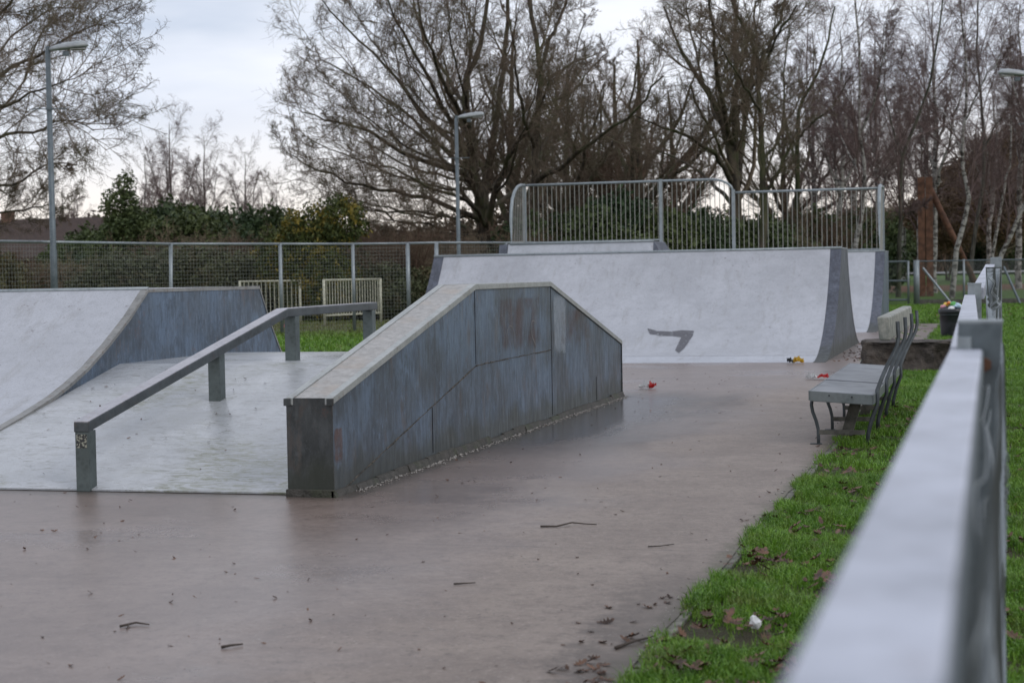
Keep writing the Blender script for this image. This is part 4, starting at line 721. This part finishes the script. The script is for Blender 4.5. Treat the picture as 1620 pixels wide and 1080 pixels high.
# generic kinds, copied for the wood behind
def generic(kind, h, seed):
    global rng; rng = np.random.default_rng(seed); S = []
    if kind == 'oak':
        S.append([(0, 0, 0, .34), (.1, 0, h*.2, .28), (.2, .2, h*.5, .18), (0, .1, h*.95, .05)])
        for i in range(8):
            a = i*2.4+rng.uniform(-.3, .3); z0 = h*rng.uniform(.12, .42); R_ = h*rng.uniform(.28, .42); zt = h*rng.uniform(.5, .95); r0 = rng.uniform(.12, .2)
            S.append([(.1, .1, z0, r0), (R_*.35*math.cos(a), R_*.35*math.sin(a), z0+(zt-z0)*.30, r0*.75), (R_*.75*math.cos(a+.1), R_*.75*math.sin(a+.1), z0+(zt-z0)*.65, r0*.45), (R_*math.cos(a+.2), R_*math.sin(a+.2), zt, .03)])
        return make_tree('bare_tree', S, [dict(OAKL[0], m=10, lr=.36), dict(OAKL[1], m=8), dict(OAKL[2], m=6), dict(OAKL[3], m=4)], BARK, TWIG if seed % 2 else BROWNT, (0, 0, 0), 12, .06)
    if kind == 'birch':
        b1, b2 = rng.uniform(-.6, .6, 2); S.append([(0, 0, 0, .16), (b1*.3, b2*.3, h*.3, .13), (b1, b2, h*.65, .08), (b1*.6, b2*1.2, h, .02)])
        for i in range(3):
            a = rng.uniform(0, 6.3); z0 = h*rng.uniform(.25, .5); S.append([(b1*.5, b2*.5, z0, .07), (b1*.5+math.cos(a)*h*.07, b2*.5+math.sin(a)*h*.07, z0+h*.18, .05), (b1*.5+math.cos(a)*h*.14, b2*.5+math.sin(a)*h*.14, z0+h*.42, .02)])
        return make_tree('birch_tree', S, BIRL, BIRCH, BTWIG, (0, 0, 0), 12, .04)
    S = []
    for i in range(16):
        a = rng.uniform(0, 6.3); R_ = h*rng.uniform(.2, .8); S.append([(rng.uniform(-.5, .5), rng.uniform(-.5, .5), 0, .05), (R_*.4*math.cos(a), R_*.4*math.sin(a), h*.45, .035), (R_*math.cos(a), R_*math.sin(a), h*rng.uniform(.6, 1.), .012)])
    return make_tree('bare_shrub', S, [dict(OAKL[1], m=9, lr=.5), dict(OAKL[2], m=7, wob=.35), dict(OAKL[3], m=5, wob=.35)], BROWNT, BROWNT if seed % 2 else PALETW, (0, 0, 0), 6, .05)
def place(src, x, y, s_, rz, label, cat, group, zs=1., used=set()):
    o = src if src.name not in used else copy_tree(src); used.add(src.name); o.location = (x, y, float(gz(x, np.float64(y)))-.05); o.scale = (s_, s_, s_*zs); o.rotation_euler = (0, 0, rz); return tag(o, label, cat, group)
oaks = [generic('oak', 12, 101), generic('oak', 13, 104)]; birs = [generic('birch', 12, 201), generic('birch', 13, 202)]; shr = [generic('shrub', 3.2, 301), generic('shrub', 3.0, 302)]
rng = np.random.default_rng(55); pr = random.Random(3)
GW = 'bare trees of the brown wood far behind the ramps'
i = 0
for px, Y in [(905, 84), (1015, 86), (975, 94), (1060, 100), (1245, 110), (820, 98), (930, 122)]:
    x = at(px, 430, Y).x; place(oaks[i % 2], x, Y, (.95+.3*pr.random())*(.62 if px < 760 else 1), pr.uniform(0, 6.28), 'bare brownish tree crowded in the wood behind the big ramps', 'tree', GW); i += 1
for px, Y in [(1290, 100), (1325, 92), (1390, 98), (1452, 104), (1478, 94), (1562, 110), (1612, 100), (1345, 118), (1430, 126)]:
    x = at(px, 430, Y).x; place(birs[i % 2], x, Y, .95+.3*pr.random(), pr.uniform(0, 6.28), 'slender leafless birch in the thin wood right of the railing', 'tree', 'slender birches right of the railing'); i += 1
for px, Y, s_ in [(238, 100, .80), (275, 104, .93), (262, 110, .74), (330, 102, .84), (318, 112, .72), (393, 104, .76), (412, 110, .64), (440, 100, .58), (120, 108, .62), (100, 100, .6)]:
    x = at(px, 430, Y).x; place(birs[i % 2], x, Y, s_*.97, pr.uniform(0, 6.28), 'small bare birch standing against the open sky on the left', 'tree', 'small birches on the left skyline'); i += 1
for j, (px, Y, s_) in enumerate([(560, 63, .95), (600, 62, .9), (640, 61, .95), (690, 62, .9), (530, 66, 1.), (730, 63, .85), (470, 72, 1.1), (420, 74, 1.), (820, 62, .9), (580, 68, 1.2), (270, 64, .9), (330, 65, 1.1), (385, 64, .95), (650, 68, 1.15), (360, 74, .9), (60, 60, .8), (0, 58, .8), (120, 62, .75), (900, 68, 1.), (1030, 70, 1.), (1100, 74, 1.1), (1250, 74, 1.), (1300, 78, 1.2), (1380, 160, 2.0), (1490, 166, 2.0), (1590, 168, 2.1)]):
    x = at(px, 430, Y).x; place(shr[j % 2], x, Y, s_*1.05, pr.uniform(0, 6.28), 'tangled leafless brown shrub in the undergrowth behind the fences', 'shrub', 'leafless shrubs under the trees')
# ------------------------------------------------------------------ leafy masses
def leafcloud(blobs, n, s_, shell=.55, up=.0):
    """leaf-sized diamonds spread through several ellipsoids (x, y, z, rx, ry, rz)"""
    B = np.array(blobs, float); w = B[:, 3]*B[:, 4]*B[:, 5]; c = rng.choice(len(B), n, p=w/w.sum()); d = nrm(rng.normal(size=(n, 3))); rr = rng.uniform(shell, 1.08, n)**.8
    lump = 1+.16*np.sin(d[:, 0]*7+c)*np.cos(d[:, 2]*6+c*2)+.10*np.sin(d[:, 1]*13+c); P = B[c, :3]+d*B[c, 3:]*(rr*lump)[:, None]; P[:, 2] = np.abs(P[:, 2])
    a = nrm(rng.normal(size=(n, 3))+np.array([0, 0, up])); b_ = nrm(np.cross(a, rng.normal(size=(n, 3)))); sz = s_*rng.uniform(.6, 1.4, n)[:, None]
    V = np.stack([P-a*sz, P+b_*sz*.45, P+a*sz, P-b_*sz*.45], 1); return V.reshape(-1, 3), np.arange(n*4).reshape(n, 4)
def make_bush(name, blobs, n, s_, mt, shell=.55, stem=True):
    root = empty(name); V, F_ = leafcloud(blobs, n, s_, shell); link('crown', np_mesh('crown', V, F_), mt, root)
    S = [[(rng.uniform(-.2, .2), 0, 0, .07), (bb[0]*.5, bb[1]*.5, bb[2]*.6, .05), (bb[0], bb[1], bb[2]+bb[5]*.5, .015)] for bb in blobs]; st = [resample(q, 6, .04) for q in S]
    V, F_ = tubes([(np.array([q[:, :3] for q in st]), np.array([q[:, 3] for q in st]), 5)]); link('stem', np_mesh('stem', V, F_, smooth=True), BARK, root); return root
def blobs(w, h, k): return [(rng.uniform(-w, w)*.6, rng.uniform(-w, w)*.5, h*rng.uniform(.25, .68), w*rng.uniform(.35, .6), w*rng.uniform(.35, .55), h*rng.uniform(.22, .36)) for _ in range(k)]
EB = [make_bush('evergreen_bush', blobs(2.6, 4.2, 8), 26000, .10, EVERG), make_bush('evergreen_bush', blobs(2.8, 3.8, 7), 26000, .10, EVERG)]
HB = [make_bush('hedge_bush', blobs(2.5, 3.0, 7), 24000, .085, HEDGE), make_bush('hedge_bush', blobs(2.7, 3.2, 8), 24000, .085, HEDGE)]
j = 0
for px, Y, s_ in [(20, 60, .85), (75, 62, .8), (130, 61, .8), (185, 60, .9), (240, 63, .95), (290, 61, .95), (345, 62, 1.), (400, 60, .92), (455, 62, .95), (505, 61, .9), (560, 60, .8), (610, 60, .7), (660, 59, .72), (710, 60, .7), (765, 60, .7), (810, 61, .75), (-40, 58, .95)]:
    x = at(px, 430, Y).x; place(HB[j % 2], x, Y, s_, pr.uniform(0, 6.28), 'dull green ivy-grown hedge bush seen through the tall mesh fence', 'bush', 'hedge bushes behind the tall mesh fence'); j += 1
for px, Y, s_ in [(150, 78, 1.15), (250, 74, 1.3), (270, 78, 1.45), (310, 76, 1.45), (345, 74, 1.25), (395, 76, 1.4), (435, 74, 1.2), (500, 70, 1.05), (540, 70, .9), (590, 70, .95), (650, 72, .9), (700, 74, .8), (880, 66, 1.0), (930, 64, 1.15), (975, 66, 1.2), (1015, 64, 1.1), (1070, 68, 1.05), (1120, 70, 1.05), (1170, 72, 1.0), (1230, 76, 1.), (1280, 80, 1.1), (1330, 96, 1.25), (1385, 158, 1.4), (1425, 170, 1.6), (1490, 176, 1.6), (1540, 172, 1.7), (1590, 178, 1.6), (1635, 170, 1.7), (1365, 150, 1.6), (1460, 180, 1.9), (1515, 184, 1.9), (1605, 186, 2.0)]:
    x = at(px, 430, Y).x; place(EB[j % 2], x, Y, s_, pr.uniform(0, 6.28), 'dark evergreen bush forming the undergrowth beneath the bare trees', 'bush', 'dark evergreen undergrowth bushes'); j += 1
x = at(488, 430, 58).x; o = make_bush('gorse_bush', [(0, 0, 2.1, 1.0, .9, .9), (.9, .3, 2.6, .8, .8, .7), (-.8, 0, 1.6, .8, .8, .9), (.3, 0, 1.0, 1.2, 1., 1.)], 22000, .06, GORSE, .5); o.location = (x, 58, 0); o.scale = (1.25, 1.1, 1.36); tag(o, 'dark green gorse bush flecked with yellow flowers above the mesh fence', 'bush')
def conifer(h, w, n, mt, name='conifer_tree'):
    root = empty(name); t_ = rng.random(n)**.75; z_ = h*(.05+.95*t_); a = rng.uniform(0, 6.283, n); lay = 1+.22*np.sin(z_*7+np.sin(a*3)*1.5); r_ = w*(1-t_)**.70*lay*rng.uniform(.35, 1.18, n)+.05
    P = np.stack([r_*np.cos(a), r_*np.sin(a), z_-.12*r_], 1); d = nrm(np.stack([np.cos(a), np.sin(a), rng.uniform(-.5, .3, n)], 1)+rng.normal(0, .35, (n, 3))); b_ = nrm(np.cross(d, rng.normal(size=(n, 3)))); sz = rng.uniform(.10, .26, n)[:, None]
    V = np.stack([P-d*sz*.3, P+b_*sz*.16, P+d*sz, P-b_*sz*.16], 1); link('crown', np_mesh('crown', V.reshape(-1, 3), np.arange(n*4).reshape(n, 4)), mt, root); MB().tube([(0, 0, 0), (0, 0, h*.9)], [.14, .03], 8).build('trunk', BARK, root); return root
for px, Y, bl_, lb in [(196, 70, [(0, 0, 1.2, 1.35, 1.3, 1.4), (-.25, .1, 2.7, 1.12, 1.1, 1.2), (.3, 0, 3.6, .92, .9, 1.0), (-.05, 0, 4.7, .66, .65, .9), (.12, 0, 5.6, .36, .36, .62), (.7, 0, 2.1, .8, .8, .8), (-.75, 0, 1.8, .75, .7, .8)], 'dark dense conifer with rounded top between the street lamp and small birches'), (232, 72, [(0, 0, 1.2, 1.1, 1, 1.3), (.1, 0, 2.6, .8, .8, 1.1), (0, 0, 3.7, .5, .5, .8)], 'smaller conifer half hidden right of the dense one')]:
    o = make_bush('conifer_tree', bl_, 30000, .075, CONIF, .45); x = at(px, 430, Y).x; o.location = (x, Y, 0); o.scale = (1.3, 1.3, 1.04); tag(o, lb, 'tree')
for px, Y, s_, lb in [(1580, 118, 1.0, 'broad dark reddish pine with a round head at the right edge'), (1500, 124, .82, 'lower reddish pine left of the round-headed pine')]:
    x = at(px, 430, Y).x; o = make_bush('pine_tree', [(0, 0, 7.5, 2.6, 2.4, 2.3), (-1.6, 0, 5.6, 2.2, 2.0, 1.8), (1.8, .2, 6.0, 2.2, 2., 1.9), (.2, 0, 4.0, 2.4, 2., 1.6), (1.2, 0, 9., 1.6, 1.5, 1.2)], 30000, .12, PINE, .45); o.location = (x, Y, float(gz(0, np.float64(Y)))); o.scale = (s_,)*3; tag(o, lb, 'tree')
# the far-off wood closing the horizon, one mass
V, F_ = leafcloud([(xx, 235+8*math.sin(xx), 3, 9, 5, 5+1.6*math.sin(xx*1.7)) for xx in np.arange(-170, 70, 7.)], 90000, .42, .6); V[:, 2] += 2.2
tag(link('distant_wood', np_mesh('distant_wood', V, F_), leafmat('distant_wood_foliage', (.035, .032, .026), (.06, .055, .042), k=.3)), 'brownish far-off wood closing the horizon', 'wood', kind='stuff')
# ------------------------------------------------------------------ house with tiled roof, far left
hs = tag(empty('house', (0, 0, 0)), 'low brown house with tiled roof behind the weeping tree', 'house'); p0, p1 = at(-60, 380, 92), at(148, 380, 92)
m = M('roof_tiles'); br = m.n.new('ShaderNodeTexBrick'); br.inputs['Scale'].default_value = 3.2; br.inputs['Color1'].default_value = (.045, .030, .025, 1); br.inputs['Color2'].default_value = (.070, .045, .036, 1); br.inputs['Mortar'].default_value = (.03, .02, .018, 1); m.l.new(m.P, br.inputs[0]); RT_ = m.done(br.outputs[0], .85)
WALLB = plain('brown_brick', (.14, .08, .055), .85, var=.3)
hs.location = (p1.x-4, 94, 0); w2 = 5.2
MB().box((-w2+.4, -2.6, 0), (w2-1.3, 2.6, 3.2)).build('wall', WALLB, hs)
rf = MB().add([(-w2, -3.1, 3.1), (w2-.9, -3.1, 3.1), (w2-1.6, 0, 5.5), (-w2, 0, 5.5), (-w2, 3.1, 3.1), (w2-.9, 3.1, 3.1), (-w2, -3.1, 2.95), (w2-.9, -3.1, 2.95), (w2-.9, 3.1, 2.95), (-w2, 3.1, 2.95)], [(0,1,2,3),(3,2,5,4),(1,5,2),(0,3,4),(6,7,1,0),(7,8,5,1),(8,9,4,5),(9,6,0,4)]).build('roof', RT_, hs)
MB().box((-3.2, -.3, 4.9), (-2.6, .3, 6.0)).build('chimney', WALLB, rf)
for x_ in (-3, 0, 2.2): f_ = MB().box((x_-.6, -2.64, 1.0), (x_+.6, -2.58, 2.2)).build('window', plain('white_frame', (.6, .6, .58)), hs); MB().box((x_-.52, -2.66, 1.08), (x_+.52, -2.645, 2.12)).build('pane', BLACK, f_)
# ------------------------------------------------------------------ grass
def blades(n, x0, x1, y0, y1, h, w, mask=None, pw=1.):
    x = rng.uniform(x0, x1, n); y = y0+(y1-y0)*rng.random(n)**pw
    cl = np.sin(x*5.1+np.sin(y*3.3)*2)+np.cos(y*4.3+x*2.2)+.8*np.sin(x*13+y*9); keep = (cl+rng.normal(0, .9, n)) > -.8
    if mask is not None: keep &= mask(x, y)
    x, y, cl = x[keep], y[keep], cl[keep]; n = len(x); hh = h*rng.uniform(.45, 1.15, n)*(1+.22*cl.clip(-1.5, 2)); ww = w*rng.uniform(.6, 1.3, n); a = rng.uniform(0, 6.283, n); ln = rng.uniform(.15, .95, n)*hh; b = rng.uniform(0, 6.283, n)
    z0 = gz(x, y)-.004; P = np.stack([x, y, z0], 1); s_ = np.stack([np.cos(a), np.sin(a), 0*a], 1)*ww[:, None]/2; l_ = np.stack([np.cos(b)*ln, np.sin(b)*ln, 0*b], 1)
    up = np.stack([0*a, 0*a, hh], 1); V = np.stack([P-s_, P+s_, P+l_*.35+up*.6+s_*.75, P+l_*.35+up*.6-s_*.75, P+l_+up*np.sqrt(np.maximum(.12, 1-(ln/hh)**2*.75))[:, None]], 1)
    I = np.arange(n)[:, None]*5; return V.reshape(-1, 3), I+np.array([[0, 1, 2, 3]]), I+np.array([[3, 2, 4]])
BARE = [(-1.18, 8.75, .13), (-.95, 7.1, .15), (-.72, 6.5, .13), (-1.15, 6.4, .09), (-1.0, 9.9, .09), (-1.1, 10.6, .08), (-.9, 11.8, .12), (-.75, 8.2, .1), (-1.05, 12.8, .1), (.0, 7.5, .12), (.03, 9.5, .16), (-1.2, 7.7, .1), (-1.2, 13.6, .12), (-.6, 10.5, .12)]
def edge(x, y):
    k_ = x > -1.345+.04*np.sin(y*2.3)+.03*np.sin(y*7.1)+.02*np.sin(y*17)
    for bx_, by_, br_ in BARE: k_ &= (((x-bx_)/(br_*.62))**2+((y-by_)/(br_*1.3))**2+rng.normal(0, .6, len(x))) > 1
    return k_
sets = [blades(170000, -1.36, .5, 5.2, 13., .070, .0046, edge, 1.0), blades(90000, -1.36, .7, 13, 26.2, .060, .007, edge), blades(60000, -1.36, 1.6, 26.8, 50, .075, .014, edge), blades(50000, -5.5, 5, 48.8, 73.5, .09, .03), blades(30000, -2.1, -1.5, 26, 47, .05, .012, lambda x, y: np.sin(x*9+y*2) > .93)]
vs, q4, t3, off = [], [], [], 0
for V, a4, a3_ in sets: vs.append(V); q4.append(a4+off); t3.append(a3_+off); off += len(V)
tag(link('grass', np_mesh('grass', np.concatenate(vs), np.concatenate(q4), np.concatenate(t3)), GRASS), 'bright green grass beside the pavement and under the fence', 'grass', kind='stuff')
V, a4, a3_ = blades(80000, -27, -11.4, 30, 58, .10, .03, lambda x, y: (x < -11.6) & ((y < 45) | (rng.random(len(x)) < .45))); tag(link('grass', np_mesh('grass', V, a4, a3_), GRASS), 'patch of grass seen between the raised ramp and the ledge', 'grass', kind='stuff')
# ------------------------------------------------------------------ dead leaves, twigs, grit
OUT = np.array([(0, 0), (.12, .05), (.10, .16), (.30, .12), (.36, .28), (.50, .16), (.62, .30), (.70, .14), (.86, .16), (1, 0), (.86, -.16), (.70, -.14), (.62, -.30), (.50, -.16), (.36, -.28), (.30, -.12), (.10, -.16), (.12, -.05)])
def leaves(C, L, curl):
    Vs, Fs, off = [], [], 0
    for (x, y, z), l_, cu in zip(C, L, curl):
        a = rng.uniform(0, 6.28); t1, t2 = rng.uniform(-.5, .5, 2); u = OUT[:, 0]-.5; v = OUT[:, 1]; w = cu*(u*u*1.6+v*v*4-.1+.5*u*v)
        p = np.stack([u*l_, v*l_*.95, w*l_], 1); ctr = np.array([[0, 0, -.1*cu*l_]]); p = np.concatenate([p, ctr]); ca, sa = math.cos(a), math.sin(a); p = p@np.array([[ca, sa, 0], [-sa, ca, 0], [0, 0, 1]]); p[:, 2] += p[:, 0]*t1+p[:, 1]*t2; p[:, 2] -= p[:, 2].min(); p += [x, y, z]
        Vs.append(p); n = len(OUT); Fs += [(off+i_, off+(i_+1) % n, off+n) for i_ in range(n)]; off += n+1
    return np.concatenate(Vs), Fs
C, Ls, Cu = [], [], []
for cx, cy, n, s_ in [(-1.18, 8.75, 26, .10), (-.95, 7.1, 30, .12), (-.72, 6.5, 26, .10), (-1.15, 6.4, 18, .10), (-1.0, 9.9, 10, .1), (-1.1, 10.6, 10, .1), (-.9, 11.8, 12, .12), (-1.05, 12.8, 8, .1), (-.75, 8.2, 12, .1), (-.5, 7.6, 10, .1), (.0, 7.5, 16, .12), (.03, 9.5, 16, .2), (.05, 12, 14, .2), (-1.15, 14.2, 8, .1), (-.8, 6.1, 20, .1)]:
    for _ in range(n): C.append((cx+rng.normal(0, s_), cy+rng.normal(0, s_*1.6), .012+rng.uniform(0, .025))); Ls.append(rng.uniform(.05, .095)); Cu.append(rng.uniform(.1, .7))
for _ in range(380): C.append((rng.uniform(-1.3, .3), rng.uniform(5.4, 20), rng.uniform(.0, .03))); Ls.append(rng.uniform(.03, .08)); Cu.append(rng.uniform(.1, .7))
for _ in range(160): C.append((rng.uniform(-2., 1.4), rng.uniform(49, 73), .02)); Ls.append(rng.uniform(.08, .14)); Cu.append(.4)
V, F_ = leaves(C, Ls, Cu); tag(link('fallen_leaves', np_mesh('fallen_leaves', V, None, F_), DEADLEAF), 'brown dead oak leaves lying in the grass', 'leaves', kind='stuff')
C, Ls, Cu = [], [], []
for cx, cy, n, s_ in [(-1.52, 6.35, 12, .05), (-1.42, 6.15, 16, .05), (-1.60, 7.3, 5, .09), (-1.48, 7.7, 7, .05), (-1.40, 6.85, 9, .07), (-1.62, 6.8, 3, .06), (-1.44, 11.9, 2, .03), (-1.43, 10.4, 2, .04), (-1.42, 14.85, 2, .04)]:
    for _ in range(n): C.append((cx+rng.normal(0, s_), cy+rng.normal(0, s_*2), .001)); Ls.append(rng.uniform(.025, .075)); Cu.append(rng.uniform(.1, .6))
for _ in range(620): C.append((rng.uniform(-8, -1.4), 5.5+rng.random()**1.3*20, .001)); Ls.append(rng.uniform(.008, .036)); Cu.append(rng.uniform(.1, .6))
for _ in range(70):
    yy = rng.uniform(11.3, 14.5); C.append((rng.uniform(-8, -4.8), yy, .016+(yy-11.17)*.215+.006)); Ls.append(rng.uniform(.012, .04)); Cu.append(.3)
for _ in range(150): C.append((rng.uniform(-2.6, -2.15)+abs(rng.normal(0, .15)), rng.uniform(28.6, 38), .002)); Ls.append(rng.uniform(.04, .09)); Cu.append(.5)
V, F_ = leaves(C, Ls, Cu); tag(link('leaf_litter', np_mesh('leaf_litter', V, None, F_), DEADLEAF), 'small dark leaves and bits strewn over the wet pavement', 'leaves', kind='stuff')
# grit and crumbs along the ledge foot and between grass and slab
n = 900; t_ = rng.random(n); yy = a0+.3+(a3-a0-.3)*t_; xx = XR+.035+np.abs(rng.normal(0, .035, n)); n2_ = 160; yy = np.concatenate([yy, rng.uniform(6, 20, n2_)]); xx = np.concatenate([xx, rng.normal(-1.37, .03, n2_)]); n += n2_
s_ = rng.uniform(.003, .011, n); OC = np.array([(1, 0, 0), (0, 1, 0), (-1, 0, 0), (0, -1, 0), (0, 0, .8), (0, 0, -.5)]); V = np.stack([xx, yy, s_*.4], 1)[:, None]+OC[None]*(s_[:, None, None]*rng.uniform(.6, 1.4, (n, 6, 1)))
T_ = np.array([(0, 1, 4), (1, 2, 4), (2, 3, 4), (3, 0, 4), (1, 0, 5), (2, 1, 5), (3, 2, 5), (0, 3, 5)]); tag(link('gravel', np_mesh('gravel', V, None, (np.arange(n)*6)[:, None, None]+T_[None]), GRAVEL), 'pale grit and crumbs along the foot of the grind ledge', 'gravel', kind='stuff')
def twig(pts, r, label, side=()):
    mb = MB(); mb.tube(pts, [r*(1-.5*i_/(len(pts)-1)) for i_ in range(len(pts))], 6)
    for s1 in side: mb.tube(s1, [r*.7, r*.4], 5)
    tag(mb.build('twig', WOODY, None, smooth=True), label, 'twig')
g = lambda px, py, z_=.008: (lambda p, d: (p.x, p.y, z_))(*(lambda d: (Vector((0, 0, EYE))+d*((z_-EYE)/d.z), 0))(_F+_R*((px-810)/F_PX)+_V*((540-py)/F_PX)))
twig([g(855, 832), g(880, 832), g(905, 826, .02), g(925, 828), g(944, 829)], .006, 'long forked twig lying in the middle of the pavement', [(g(905, 826, .02), g(890, 829))])
twig([g(974, 1024), g(990, 1018), g(1008, 1012, .015), g(1034, 1006)], .008, 'thick dark stick on the pavement where the nearest grass begins')
twig([g(350, 1023), g(365, 1020, .012), g(384, 1018)], .007, 'short broken twig near the bottom edge left of the middle')
twig([g(190, 990), g(215, 984, .012), g(236, 987)], .006, 'bent twig on the wet pavement at lower left', [(g(205, 986), g(200, 994))])
twig([g(1025, 864), g(1045, 863, .01), g(1066, 860)], .004, 'thin straight twig on the pavement right of the forked one')
twig([g(718, 923), g(752, 921)], .005, 'tiny twig halfway between the ledge and the bottom edge')
